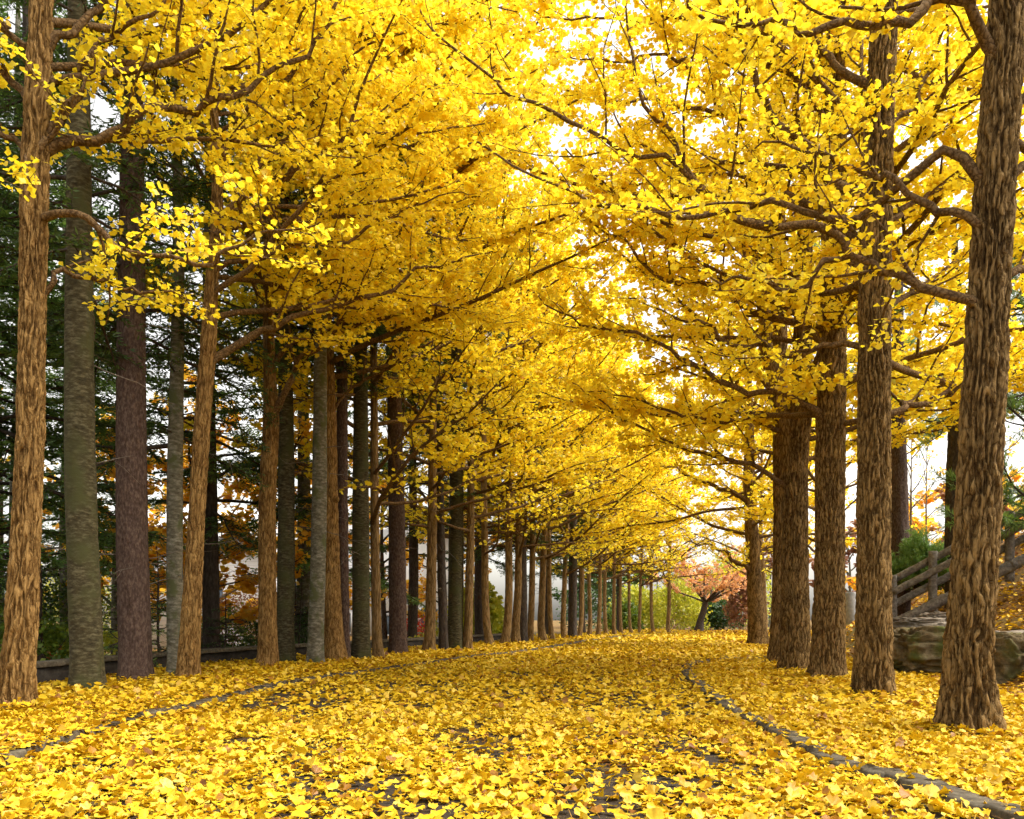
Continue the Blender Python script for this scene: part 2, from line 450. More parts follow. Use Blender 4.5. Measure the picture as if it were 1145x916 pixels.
ys = np.r_[np.arange(-6, 20, .5), np.arange(20, 56, 1.0)]
xr = np.where(ys < 16.4, kr(ys), np.interp(ys, [16.4, 17.2, 18.0, 30, 56], [3.92, 4.6, 5.9, 10, 19]))
xl = kl(ys)
V = []
for k in range(len(ys)):
    for t in np.linspace(0, 1, 9):
        V.append((xl[k] + (xr[k] - xl[k]) * t, ys[k], .004))
V = np.array(V); n = 9
i, j = np.meshgrid(np.arange(len(ys) - 1), np.arange(n - 1), indexing='ij')
q = np.stack([i * n + j, i * n + j + 1, (i + 1) * n + j + 1, (i + 1) * n + j], -1).reshape(-1, 4)
tag(MB().add(V, q).obj('path', M['asphalt']), 'dark asphalt avenue path under a carpet of yellow leaves', 'path', None, 'structure')


def ribbon(curve, width, z0, z1, mat, name, seg=.55, joint=.012, wob=.012):
    """a line of dressed stones with fine joints, followed along a curve"""
    C = resample(np.c_[curve, np.zeros(len(curve))], 400)[:, :2]
    d = np.r_[0, np.cumsum(np.linalg.norm(np.diff(C, axis=0), axis=1))]
    mb = MB(); s = 0.0
    while s < d[-1] - .2:
        L = seg * (.85 + .3 * rng.random())
        a = np.linspace(s + joint, min(s + L, d[-1]) - joint, 5)
        px = np.interp(a, d, C[:, 0]); py = np.interp(a, d, C[:, 1])
        tx = np.gradient(px); ty = np.gradient(py); l = np.hypot(tx, ty); nxv, nyv = -ty / l, tx / l
        w = width * (.5 + .04 * rng.normal()); zt = z1 + rng.normal(0, wob); ch = .012
        prof = [(-w, z0), (-w, zt - ch), (-w + ch, zt), (w - ch, zt), (w, zt - ch), (w, z0)]
        vv = []
        for k in range(5):
            for (o_, z_) in prof:
                nz = .003 * rng.normal() if z_ > z0 else 0
                vv.append((px[k] + nxv[k] * (o_ + nz), py[k] + nyv[k] * (o_ + nz), z_ + nz * .6))
        m = len(prof)
        ii, jj = np.meshgrid(np.arange(4), np.arange(m - 1), indexing='ij')
        qq = np.stack([ii * m + jj, ii * m + jj + 1, (ii + 1) * m + jj + 1, (ii + 1) * m + jj], -1).reshape(-1, 4)
        mb.add(vv, [qq, np.array([list(range(m))[::-1]]), np.array([[4 * m + e for e in range(m)]])])
        s += L
    return mb.obj(name, mat)


tag(ribbon(KL, .14, -.10, .085, M['kerb'], 'kerb', .9), 'raised stone kerb between the path and the bed of the long tree row', 'kerb', None, 'structure')
tag(ribbon(KR, .16, -.12, .055, M['kerb'], 'kerb', .5), 'low stone kerb that curves round the end of the tree bed', 'kerb', None, 'structure')

# low wall behind the conifers
wt = thing('low_wall', 'low dark old stone wall behind the fir trunks', 'wall', (0, 0, 0))
C = resample(np.c_[WL, np.zeros(len(WL))], 120)[:, :2]
mb = MB(); dcum = np.r_[0, np.cumsum(np.linalg.norm(np.diff(C, axis=0), axis=1))]
tx = np.gradient(C[:, 0]); ty = np.gradient(C[:, 1]); l = np.hypot(tx, ty); nv = np.c_[-ty / l, tx / l]
vv = []
for k in range(len(C)):
    for (o_, z_) in ((-.13, -.4), (-.13, .30), (.13, .30), (.13, -.4)):
        jx = .012 * rng.normal(); vv.append((C[k, 0] + nv[k, 0] * (o_ + jx), C[k, 1] + nv[k, 1] * (o_ + jx), z_ + .5 * jx))
ii, jj = np.meshgrid(np.arange(len(C) - 1), np.arange(3), indexing='ij')
mb.add(vv, np.stack([ii * 4 + jj, ii * 4 + jj + 1, (ii + 1) * 4 + jj + 1, (ii + 1) * 4 + jj], -1).reshape(-1, 4))
mb.obj('wall_body', M['wall'], wt)
mb = MB(); vv = []
for k in range(len(C)):
    for (o_, z_) in ((-.17, .303), (-.17, .35), (-.15, .365), (.15, .365), (.17, .35), (.17, .303), (-.17, .303)):
        jx = .008 * rng.normal(); vv.append((C[k, 0] + nv[k, 0] * (o_ + jx), C[k, 1] + nv[k, 1] * (o_ + jx), z_ + .4 * jx))
ii, jj = np.meshgrid(np.arange(len(C) - 1), np.arange(6), indexing='ij')
mb.add(vv, np.stack([ii * 7 + jj, ii * 7 + jj + 1, (ii + 1) * 7 + jj + 1, (ii + 1) * 7 + jj], -1).reshape(-1, 4))
mb.obj('coping', M['kerb'], wt)

# ------------------------------------------------------------------ fallen leaves
KRC = resample(np.c_[KR, np.zeros(len(KR))], 160)[:, :2]
def kerb_dist(x, y):
    out = np.full(len(x), 9.)
    for k in range(0, len(x), 20000):
        xx, yy = x[k:k + 20000], y[k:k + 20000]
        out[k:k + 20000] = np.sqrt(((xx[:, None] - KRC[None, :, 0]) ** 2 + (yy[:, None] - KRC[None, :, 1]) ** 2).min(1))
    return out


def scatter(n, x0, x1, y0, y1, dens):
    x = x0 + (x1 - x0) * rng.random(n); y = y0 + (y1 - y0) * rng.random(n)
    k = rng.random(n) < dens(x, y)
    return x[k], y[k]


def ground_density(x, y):
    patch = fbm(x * 3.1, y * 1.9, None, 21, 3)
    onpath = (x > kl(y)) & (x < np.where(y < 16.4, kr(y), 99))
    d = np.where(onpath, .40 + 1.5 * (patch - .40), .66 + .7 * (patch - .4))
    streak = vnoise(x * 1.7 + 40, y * .55, None, 31)
    d = np.where(onpath & (streak > .66), d * .75, d)
    d = np.where(y > 14, np.maximum(d, .5), d)
    near_k = np.minimum(np.abs(x - kl(y)), np.where(y < 17, np.abs(x - kr(y)), 9))
    d = np.where(near_k < .10, np.minimum(d, .40), d)
    d = np.where(kerb_dist(x, y) < .13, d * .34, d)
    row = 3.55 + (np.clip(y, 0, 40) - 6.16) * .2
    d = np.where(x > row + 1.6, d * .45, d)
    d = np.where(x < wl(y) + .1, d * .12, d)
    return np.clip(d, .06, 1)


mb = MB()
def lay(x, y, size, lod, lift):
    n = len(x)
    a = rng.random(n) * 6.283
    tilt = np.abs(rng.normal(0, .27, n)); stand = rng.random(n) < .10; tilt = np.where(stand, .45 + .75 * rng.random(n), tilt)
    ta = rng.random(n) * 6.283
    nr = np.stack([np.sin(tilt) * np.cos(ta), np.sin(tilt) * np.sin(ta), np.cos(tilt)], 1)
    ax = np.stack([np.cos(a), np.sin(a), rng.normal(0, .05, n)], 1)
    ax = unit(ax - (ax * nr).sum(1, keepdims=True) * nr)
    sz = size * (.50 + .74 * rng.random(n))
    dk = kerb_dist(x, y)
    zg = ground_z(x, y); zg = np.where(np.abs(x - kl(y)) < .085, np.maximum(zg, .088), zg); zg = np.where(dk < .10, np.maximum(zg, .056), zg)
    z = zg + .010 + lift * rng.random(n) ** 1.5 + sz * .30 * np.sin(tilt)
    row = 3.55 + (np.clip(y, 0, 40) - 6.16) * .2
    mu = np.where(x > row + 1.7, .22, .52) + .25 * (vnoise(x * .7, y * .7, None, 9) - .5)
    ti = np.clip(mu + rng.normal(0, .2, n), 0, 1); ti = np.where(rng.random(n) < .05, .04, ti)
    add_leaves(mb, np.stack([x, y, z], 1), ax, nr, sz, rng, ti, lod)


x, y = scatter(66000, -5.2, 5.6, 3.0, 7.6, ground_density); lay(x, y, .066, 2, .03)
x, y = scatter(112000, -8.5, 10.5, 7.6, 15.5, ground_density); lay(x, y, .074, 0, .03)
x, y = scatter(70000, -7.5, 14.0, 15.5, 27, ground_density); lay(x, y, .105, 0, .03)
x, y = scatter(42000, -2, 22, 27, 58, lambda x, y: np.where(x > kl(y) - 3.5, .9, 0)); lay(x, y, .17, 1, .03)
x, y = scatter(7000, -6.3, -5.0, 3.0, 9, ground_density); lay(x, y, .066, 2, .03)
n_ = 2300; yk = 3.5 + 17 * rng.random(n_) ** 1.3
lay(kl(yk) + .085 + .17 * rng.random(n_) ** 1.6, yk, .066, 0, .06)
for (bx, by, br) in [(*G(1083, 822)[:2], .26), (*G(977, 780)[:2], .26), (*G(924, 759)[:2], .32), (*G(889, 751)[:2], .30), (*G(868, 742)[:2], .22),
                     (*G(17, 795, BED)[:2], .17), (*G(209, 764, BED)[:2], .15), (*G(299, 747, BED)[:2], .17), (*G(371, 741, BED)[:2], .27),
                     (*G(97, 772, BED)[:2], .20), (*G(151, 762, BED)[:2], .22)]:
    n_ = 420; a_ = rng.random(n_) * 6.283; q_ = br * .95 + .26 * rng.random(n_) ** 2
    lay(bx + np.cos(a_) * q_, by + np.sin(a_) * q_, .066, 2 if by < 8 else 0, .075)
tag(mb.obj('fallen_leaves', M['fallen']), 'carpet of fallen yellow ginkgo leaves on path and beds', 'fallen leaves', None, 'stuff')

# ------------------------------------------------------------------ trunks
def trunk_mesh(P, R, sides, rows, r, depth=.018, fh=15., fv=2.4, seed=0, flare=.35, smooth_bark=False, pitch=.05):
    """tapering trunk with furrowed bark and root flare; P polyline, R radii at its points"""
    C = resample(np.c_[P, R], rows); C, Rr = C[:, :3], C[:, 3]
    h = C[:, 2] - C[0, 2]
    a = np.arange(sides) / sides * 2 * np.pi
    A, Hh = np.meshgrid(a, h); RR = Rr[:, None] * np.ones_like(A)
    lob = 1 + flare * np.exp(-np.maximum(Hh, 0) / .15) * (.6 + .6 * np.cos(A * 5 + seed + .8 * np.sin(A * 2)) + .25 * np.sin(A * 9 + 2 * seed)) + .05 * np.exp(-np.maximum(Hh, 0) / .5) * np.cos(A * 5 + seed)
    x = np.cos(A) * RR; y = np.sin(A) * RR
    wx = .35 * (vnoise(x * 6, y * 6, Hh * 2.0, seed) - .5); wy = .35 * (vnoise(x * 6 + 9, y * 6, Hh * 2.0, seed + 1) - .5)
    tint_ = np.full(A.shape, .5)
    if smooth_bark:
        d = depth * (fbm(x * 12, y * 12, Hh * 6, seed, 3) - .5)
    else:
        nr = max(7, int(round(2 * np.pi * np.median(R) / pitch)))
        hs_ = .21 * pitch / .06
        cx_, cy_ = np.cos(A), np.sin(A)
        q1 = nr * A / (2 * np.pi) + 2.3 * vnoise(cx_ * 2.2 + seed, cy_ * 2.2, Hh / hs_ * .55, seed + 2) + .5 * vnoise(cx_ * 6, cy_ * 6, Hh / hs_ * 1.6, seed + 3)
        q2 = (nr + 2) * A / (2 * np.pi) - 2.4 * vnoise(cx_ * 2.6 - seed, cy_ * 2.6, Hh / hs_ * .62 + 5, seed + 4) + .5 * vnoise(cx_ * 7, cy_ * 7, Hh / hs_ * 1.4 + 9, seed + 6)
        p1 = 1 - np.abs(2 * (q1 - np.floor(q1)) - 1); p2 = 1 - np.abs(2 * (q2 - np.floor(q2)) - 1)
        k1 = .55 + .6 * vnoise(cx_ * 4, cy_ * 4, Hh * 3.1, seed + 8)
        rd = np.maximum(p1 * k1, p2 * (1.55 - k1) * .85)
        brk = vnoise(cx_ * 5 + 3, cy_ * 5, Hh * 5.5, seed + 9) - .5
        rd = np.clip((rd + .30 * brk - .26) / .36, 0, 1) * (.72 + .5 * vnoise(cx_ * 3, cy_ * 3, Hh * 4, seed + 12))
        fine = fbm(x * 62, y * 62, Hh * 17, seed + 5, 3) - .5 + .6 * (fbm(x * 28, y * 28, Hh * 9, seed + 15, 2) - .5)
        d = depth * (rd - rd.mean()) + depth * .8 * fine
        tint_ = np.clip(.14 + .46 * rd + .75 * fine, 0, 1)  # bark colour value rises with ridge height: furrows darker, crests paler
    big = .05 * RR * (fbm(x * 3 + seed, y * 3, Hh * 1.1, seed + 7, 2) - .5) * 2
    r_ = RR * lob + d + big
    V = np.stack([C[:, 0][:, None] + np.cos(A) * r_, C[:, 1][:, None] + np.sin(A) * r_, C[:, 2][:, None] + 0 * A], -1).reshape(-1, 3)
    i, j = np.meshgrid(np.arange(rows - 1), np.arange(sides), indexing='ij')
    q = np.stack([i * sides + j, i * sides + (j + 1) % sides, (i + 1) * sides + (j + 1) % sides, (i + 1) * sides + j], -1).reshape(-1, 4)
    top = np.array([[(rows - 1) * sides + e for e in range(sides)]])
    return MB().add(V, [q, top], tint_.ravel())


# ------------------------------------------------------------------ ginkgo
def make_limb(P, R, r, leaf, size, lod, per, spacing, dens=1.0, sub=.30, twig=.20, start=.12, sublen=1.0, sides=7, twsides=3):
    """wood and blades of one limb whose axis P[n,3] and radii R[n] are given"""
    wood = MB()
    tubes(wood, P, R, sides)
    L = np.linalg.norm(np.diff(P, axis=0), axis=1).sum()
    K = max(3, int(L * (1 - start) / sub))
    t = start + (1 - start) * (np.arange(K) + r.random(K)) / K
    s = t * (len(P) - 1); i = np.minimum(s.astype(int), len(P) - 2); u = (s - i)[:, None]
    S = P[i] + (P[i + 1] - P[i]) * u; T = unit(P[i + 1] - P[i])
    Rt = np.interp(t, np.linspace(0, 1, len(R)), R)
    side = unit(np.cross(T, [0, 0, 1.])); sg = np.where(np.arange(K) % 2, 1., -1.)[:, None]
    ang = np.radians(r.uniform(32, 66, K))[:, None]
    upv = np.cross(side, T)
    D = T * np.cos(ang) + np.sin(ang) * (side * sg * r.uniform(.55, 1, (K, 1)) + upv * r.normal(.10, .24, (K, 1)))
    Ls = (.30 + .95 * (1 - t) ** .8) * sublen * r.uniform(.6, 1.25, K) * min(1.35, .4 + L * .25)
    Ps = grow(S, D, Ls, 6, .13, .05, r)
    r0 = np.clip(Rt * .55, .004, .022)
    tubes(wood, Ps, r0[:, None] * np.linspace(1, .28, 7)[None], 4)
    p, tn, k, tt = along(Ps, twig, .12, r)
    sd = unit(np.cross(tn, r.normal(0, 1, tn.shape))); an = np.radians(r.uniform(30, 70, len(p)))[:, None]
    Dt = tn * np.cos(an) + sd * np.sin(an); Dt[:, 2] *= .38
    Lt = r.uniform(.16, .52, len(p)) * (1.15 - .5 * tt)
    Pt = grow(p, Dt, Lt, 3, .15, .05, r)
    tubes(wood, Pt, np.linspace(1, .45, 4)[None] * r.uniform(.0026, .0042, len(p))[:, None] * (1.0 if lod == 0 else 1.35), twsides)
    for (Q, sp, t0) in ((Pt, spacing, .05), (Ps, spacing * 1.15, .10), (P[None], spacing * 1.2, .35)):
        a, b, _, _ = along(Q, sp / max(dens, .02), t0, r)
        spur_leaves(leaf, a, b, per, size, r, lod)
    return wood


def ginkgo(root, r, trunk, limbs, rand, size=.068, lod=0, per=4.6, spacing=.075, bark='bark_l', sides=40, rowh=.06, depth=.015,  seed=1, twsides=3, sub=.30, twig=.20, share=None):
    """trunk: [(x,y,z,r)] local; limbs: list of dict(P,R,dens); rand: dict(n,z0,z1,len,az (fn),el)"""
    T = np.array(trunk, float)
    hgt = T[-1, 2] - T[0, 2]
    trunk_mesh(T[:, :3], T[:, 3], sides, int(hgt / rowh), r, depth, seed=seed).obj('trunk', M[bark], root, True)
    leaf = MB()
    n = 0
    for lb in limbs:
        pp = np.array(lb['P'], float)
        if not lb.get('free'):
            zz_ = pp[0, 2] - .04
            pp = np.vstack([[np.interp(zz_, T[:, 2], T[:, 0]), np.interp(zz_, T[:, 2], T[:, 1]), zz_], pp])
            if np.linalg.norm(pp[1] - pp[0]) < .08: pp = np.delete(pp, 1, 0)
        P = resample(pp, 26); Rr = np.interp(np.linspace(0, 1, 26), np.linspace(0, 1, len(lb['R'])), lb['R'])
        ph_ = r.random(3) * 50; tt_ = np.arange(26) * .42
        wob = np.stack([vnoise(tt_ + ph_[i_], tt_ * 0, None, 3) - .5 for i_ in range(3)], 1)
        wob = wob + .28 * np.stack([vnoise(tt_ * 2.7 + ph_[i_] + 7, tt_ * 0, None, 6) - .5 for i_ in range(3)], 1)
        P = P + (wob * .13 + r.normal(0, .010, P.shape)) * np.minimum(np.arange(26) / 4, 1)[:, None]
        Rr = Rr * (1 + .22 * (vnoise(tt_ * 2 + ph_[0], tt_ * 0, None, 8) - .5)); Rr[:3] *= (1.5, 1.25, 1.08)
        make_limb(P, Rr, r, leaf, size, lod, per, spacing, lb.get('dens', 1.0), sub=sub, twig=twig, start=lb.get('start', .15), sides=9, twsides=twsides, sublen=lb.get('sublen', 1.0)).obj('limb', M['twig' if not lb.get('thick') else bark], root, True)
        n += 1
    tz = T[:, 2]
    for k in range(rand['n']):
        f = (k + r.random() * .7) / rand['n']
        z = rand['z0'] + (rand['z1'] - rand['z0']) * f
        z_rel = (z - rand['z0']) / max(rand['zt'] - rand['z0'], .1)
        c = np.array([np.interp(z, tz, T[:, 0]), np.interp(z, tz, T[:, 1]), z]); rt = np.interp(z, tz, T[:, 3])
        az = rand['az'](k, r) if 'az' in rand else k * 2.39996 + r.normal(0, .3)
        el = rand['el'][0] + (rand['el'][1] - rand['el'][0]) * z_rel + r.normal(0, .10)
        prof = (1 - .62 * max(z_rel, 0) ** 2.2)
        L = rand['len'] * prof * r.uniform(.75, 1.2)
        d = np.array([[math.cos(az) * math.cos(el), math.sin(az) * math.cos(el), math.sin(el)]])
        P = grow(c[None], d, np.array([L]), 14, .085, rand.get('up', .012), r)[0]
        rb = min(rt * .5, .012 + .0072 * L)
        R = rb * np.linspace(1, .16, 15) ** .9
        dens = 1.0
        if f < .12 and rand.get('bare'): dens = rand['bare']
        make_limb(P, R, r, leaf, size, lod, per, spacing, dens, sub=sub, twig=twig, start=.16, sides=7, twsides=twsides).obj('limb', M['twig'], root, True)
    me = leaf.mesh('crown', M['ginkgo'])
    o = bpy.data.objects.new('crown', me); COL.objects.link(o); o.parent = root
    return root


def px_trunk(pts, D, base):
    """survey pixels (x, y, width) of a trunk at distance D -> local (x,y,z,r)"""
    out = []
    for (x, y, w) in pts:
        p = W(x, y, D) - base
        out.append((p[0], p[1], p[2], w / 2 / F * D))
    out[0] = (out[0][0], out[0][1], -.06, out[0][3])
    return out


def px_limb(pts, D0, D1, base, r0, r1, **kw):
    n = len(pts)
    P = np.array([W(x, y, D0 + (D1 - D0) * k / (n - 1)) - base for k, (x, y) in enumerate(pts)])
    return dict(P=P, R=np.linspace(r0, r1, 8) ** 1.0, **kw)


# --- the right row
gr_r = 'ginkgo trees of the short row by the bank'
b = G(1085, 822); D = b[1]
R1 = thing('ginkgo_tree', 'big dark furrowed ginkgo trunk standing next to the mossy boulders and log rail', 'tree', tuple(b), gr_r)
ginkgo(R1, np.random.default_rng(101),
       px_trunk([(1083, 822, 62), (1083, 780, 53), (1083, 735, 48), (1086, 680, 45), (1094, 560, 42), (1102, 400, 40), (1107, 300, 38), (1111, 230, 37), (1118, 130, 37), (1124, 40, 33), (1130, -120, 24), (1132, -300, 12)], D, b),
       [px_limb([(1080, 343), (1035, 318), (990, 306), (955, 290), (925, 300), (880, 322), (840, 318), (780, 300)], D, D + .6, b, .042, .008, dens=.7),
        px_limb([(1090, 250), (1052, 230), (1007, 210), (960, 192), (905, 170), (850, 162)], D, D + .9, b, .038, .008, dens=.65),
        px_limb([(1098, 206), (1077, 185), (1052, 171), (1024, 185), (996, 210), (969, 230), (940, 241), (895, 237), (860, 230), (815, 241), (745, 241), (697, 237), (662, 227), (610, 199), (568, 185), (520, 162)], D, D + 1.6, b, .038, .007, start=.25, dens=.75),
        px_limb([(1128, 70), (1108, 49), (1087, 21), (1066, -2), (1042, 6), (996, 21), (955, 31), (913, 31), (871, 26), (820, 24), (760, 5)], D, D - .3, b, .05, .01),
        px_limb([(1112, 215), (1135, 195), (1175, 170), (1240, 130), (1300, 110)], D, D + .8, b, .045, .01),
        px_limb([(1112, 330), (1150, 300), (1210, 285), (1290, 250)], D, D + 1.0, b, .04, .01),
        px_limb([(1120, 130), (1165, 80), (1230, 20), (1290, -60)], D, D + .5, b, .04, .01)],
       dict(n=6, z0=4.6, z1=7.2, zt=10, len=3.3, el=(.25, .9), az=lambda k, r: r.uniform(-.2, 2.6)),
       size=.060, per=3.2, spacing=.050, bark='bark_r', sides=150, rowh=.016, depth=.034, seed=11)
b = G(977, 780); D = b[1]
R2 = thing('ginkgo_tree', 'second dark ginkgo trunk from the mossy boulders, with long limbs reaching over the path', 'tree', tuple(b), gr_r)
ginkgo(R2, np.random.default_rng(102),
       px_trunk([(977, 780, 44), (977, 735, 38), (977, 640, 34), (977, 500, 32), (978, 340, 32), (981, 190, 30), (985, 90, 27), (990, 0, 25), (994, -140, 18), (996, -300, 9)], D, b),
       [px_limb([(978, 222), (941, 206), (920, 185), (895, 161), (874, 136), (857, 108), (843, 77), (832, 45), (827, 0), (815, -60)], D, D - .6, b, .065, .012),
        px_limb([(976, 310), (951, 290), (944, 265), (895, 250), (878, 258), (843, 251), (815, 234), (790, 213), (769, 185), (755, 154), (732, 129), (714, 91), (709, 45), (706, -10)], D, D - .8, b, .055, .009),
        px_limb([(862, 254), (815, 236), (760, 178), (739, 178), (697, 166), (665, 150), (624, 129), (568, 98), (536, 77), (505, 52), (463, 0), (440, -40)], D - .35, D - 1.2, b, .035, .007, start=.05, free=1),
        px_limb([(978, 100), (940, 80), (900, 40), (860, 10), (800, -40)], D, D + .4, b, .05, .01),
        px_limb([(980, 470), (1005, 455), (1036, 447), (1080, 425), (1140, 400)], D, D + .6, b, .045, .01),
        px_limb([(982, 250), (1040, 220), (1085, 190), (1130, 180)], D, D + .8, b, .04, .008),
        px_limb([(985, 160), (1020, 120), (1050, 70), (1090, 30)], D, D + .8, b, .04, .01),
        px_limb([(978, 390), (935, 380), (880, 392), (820, 380), (770, 360), (700, 330)], D, D + .5, b, .04, .008)],
       dict(n=13, z0=3.8, z1=9.4, zt=12.5, len=4.4, el=(.15, .9), az=lambda k, r: r.uniform(-.2, 3.0)),
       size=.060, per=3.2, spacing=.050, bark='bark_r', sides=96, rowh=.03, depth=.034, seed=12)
b = G(925, 759); D = b[1]
R3 = thing('ginkgo_tree', 'stout straight ginkgo trunk, third from the mossy boulders', 'tree', tuple(b), gr_r)
ginkgo(R3, np.random.default_rng(103),
       px_trunk([(924, 759, 40), (926, 720, 34), (928, 600, 30), (929, 480, 30), (931, 400, 27), (933, 280, 26), (934, 150, 22), (935, 0, 16), (936, -150, 8)], D, b),
       [px_limb([(928, 470), (900, 450), (860, 440), (810, 430), (760, 395), (700, 370), (640, 355), (600, 330)], D, D - .3, b, .06, .008),
        px_limb([(930, 390), (890, 360), (850, 350), (800, 325), (740, 310), (690, 260), (640, 240)], D, D - .5, b, .06, .008),
        px_limb([(933, 110), (850, 70), (760, 60), (680, 70), (620, 55)], D, D + .1, b, .045, .006),
        px_limb([(934, 20), (860, -20), (770, -20), (680, -10), (600, 0)], D, D - .2, b, .045, .006),
        px_limb([(933, 150), (990, 120), (1060, 90), (1110, 60)], D, D + .5, b, .045, .006),
        px_limb([(932, 260), (1000, 240), (1070, 210), (1130, 200)], D, D + .4, b, .045, .006),
        px_limb([(931, 330), (1000, 335), (1060, 310), (1120, 300)], D, D + .8, b, .045, .006),
        px_limb([(931, 410), (990, 420), (1040, 400), (1100, 380)], D, D + .8, b, .04, .006),
        px_limb([(933, 180), (850, 140), (760, 120), (680, 110), (610, 100)], D, D - .3, b, .05, .006),
        px_limb([(934, 60), (840, 30), (740, 20), (640, 20), (570, 10)], D, D + .3, b, .05, .006),
        px_limb([(932, 130), (925, 80), (905, 50), (870, 0), (840, -60)], D, D - .5, b, .05, .01)],
       dict(n=22, z0=3.6, z1=11.5, zt=14, len=5.4, el=(.12, .85)),
       size=.080, per=3.2, spacing=.066, bark='bark_r', sides=84, rowh=.04, depth=.034, seed=13)
b = G(887, 751); D = b[1]
R4 = thing('ginkgo_tree', 'ginkgo whose dark trunk forks into two stems above head height', 'tree', tuple(b), gr_r)
ginkgo(R4, np.random.default_rng(104),
       px_trunk([(889, 751, 36), (889, 700, 30), (889, 600, 27), (889, 520, 26), (894, 470, 24), (897, 420, 20), (899, 300, 17), (903, 180, 13), (905, 60, 7)], D, b),
       [px_limb([(889, 528), (879, 490), (869, 455), (862, 420), (852, 340), (846, 250), (840, 160)], D, D + .3, b, .16, .05, thick=1, start=.35, sublen=1.6),
        px_limb([(880, 545), (850, 525), (810, 515), (760, 500), (700, 470), (640, 430)], D, D - .2, b, .05, .008),
        px_limb([(872, 480), (840, 470), (790, 472), (730, 450), (660, 440)], D, D - .6, b, .045, .008)],
       dict(n=22, z0=3.9, z1=12, zt=14, len=5.0, el=(.10, .95)),
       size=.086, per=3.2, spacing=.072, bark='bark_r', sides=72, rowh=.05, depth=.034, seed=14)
b = G(869, 742.5); D = b[1]
R4b = thing('ginkgo_tree', 'slimmer ginkgo trunk half hidden behind the forked one', 'tree', tuple(b), gr_r)
ginkgo(R4b, np.random.default_rng(105),
       px_trunk([(868, 742, 22), (871, 700, 18), (873, 600, 16), (872, 500, 15), (872, 400, 16), (872, 250, 12), (870, 100, 6)], D, b), [],
       dict(n=24, z0=3.7, z1=13, zt=14.5, len=5.2, el=(.08, .95)),
       size=.092, per=3.2, spacing=.08, bark='bark_r', sides=40, rowh=.08, depth=.018, seed=15)
b = G(848, 722); D = b[1]
R5 = thing('ginkgo_tree', 'ginkgo with spreading level boughs, standing alone past the curved kerb end', 'tree', tuple(b), gr_r)
ginkgo(R5, np.random.default_rng(106),
       px_trunk([(849, 722, 25), (846, 690, 19), (842, 620, 15), (838, 545, 13), (838, 480, 10), (836, 400, 6)], D, b),
       [px_limb([(843, 640), (820, 625), (795, 610), (770, 605)], D, D - .5, b, .09, .015, dens=.7),
        px_limb([(838, 560), (815, 548), (790, 540), (760, 525), (735, 520)], D, D - .5, b, .09, .015),
        px_limb([(843, 622), (865, 610), (880, 600), (900, 598)], D, D + .5, b, .08, .015)],
       dict(n=28, z0=3.4, z1=11, zt=13.5, len=5.8, el=(.10, .85), up=.0),
       size=.12, lod=1, per=3.4, spacing=.08, bark='bark_r', sides=32, rowh=.15, depth=.02, seed=16, sub=.42, twig=.30)

# --- the left row
gr_l = 'ginkgo trees of the long row'
b = G(18, 795, BED); D = b[1]
L1 = thing('ginkgo_tree', 'tawny furrowed ginkgo trunk at the very front of the long row, before the mossy fir', 'tree', tuple(b), gr_l)
ginkgo(L1, np.random.default_rng(201),
       px_trunk([(17, 795, 38), (21, 740, 33), (25, 680, 31), (29, 600, 28), (34, 480, 26), (36, 380, 25), (38, 240, 26), (42, 120, 24), (46, 20, 22), (50, -120, 16), (52, -260, 8)], D, b),
       [px_limb([(40, 180), (52, 168), (98, 154), (140, 140), (168, 126), (210, 119), (245, 108), (297, 84), (332, 52), (384, 10), (420, -30)], D, D + .4, b, .05, .008),
        px_limb([(38, 241), (80, 245), (122, 269), (168, 290), (210, 293), (252, 283), (287, 266), (330, 262), (370, 255)], D, D - .4, b, .035, .005, dens=.75),
        px_limb([(42, 165), (75, 120), (100, 70), (110, 50), (147, 28), (175, 7), (230, -30)], D, D + .2, b, .04, .01),
        px_limb([(40, 175), (70, 140), (95, 90), (105, 68)], D, D - .1, b, .03, .008),
        px_limb([(46, 60), (110, 10), (190, -30), (280, -90)], D, D + .4, b, .04, .008),
        px_limb([(36, 330), (60, 312), (90, 310), (130, 322), (170, 330), (230, 345)], D, D + .5, b, .03, .005, dens=.7),
        px_limb([(38, 110), (10, 90), (-30, 60), (-80, 40)], D, D + .4, b, .04, .01, dens=.8),
        px_limb([(36, 170), (10, 150), (-30, 130), (-60, 120)], D, D + .4, b, .03, .01, dens=.7),
        px_limb([(44, 60), (10, 30), (-30, 0), (-70, -20)], D, D - .2, b, .035, .008, dens=.9)],
       dict(n=9, z0=5.0, z1=8.0, zt=11, len=3.8, el=(.35, .9), az=lambda k, r: r.uniform(.1, 1.4)),
       size=.056, per=3.2, spacing=.050, bark='bark_l', sides=120, rowh=.02, depth=.026, seed=21)
b = G(210, 762, BED); D = b[1]
L2 = thing('ginkgo_tree', 'slender bent ginkgo trunk with a wide fork, beside the thin pale fir', 'tree', tuple(b), gr_l)
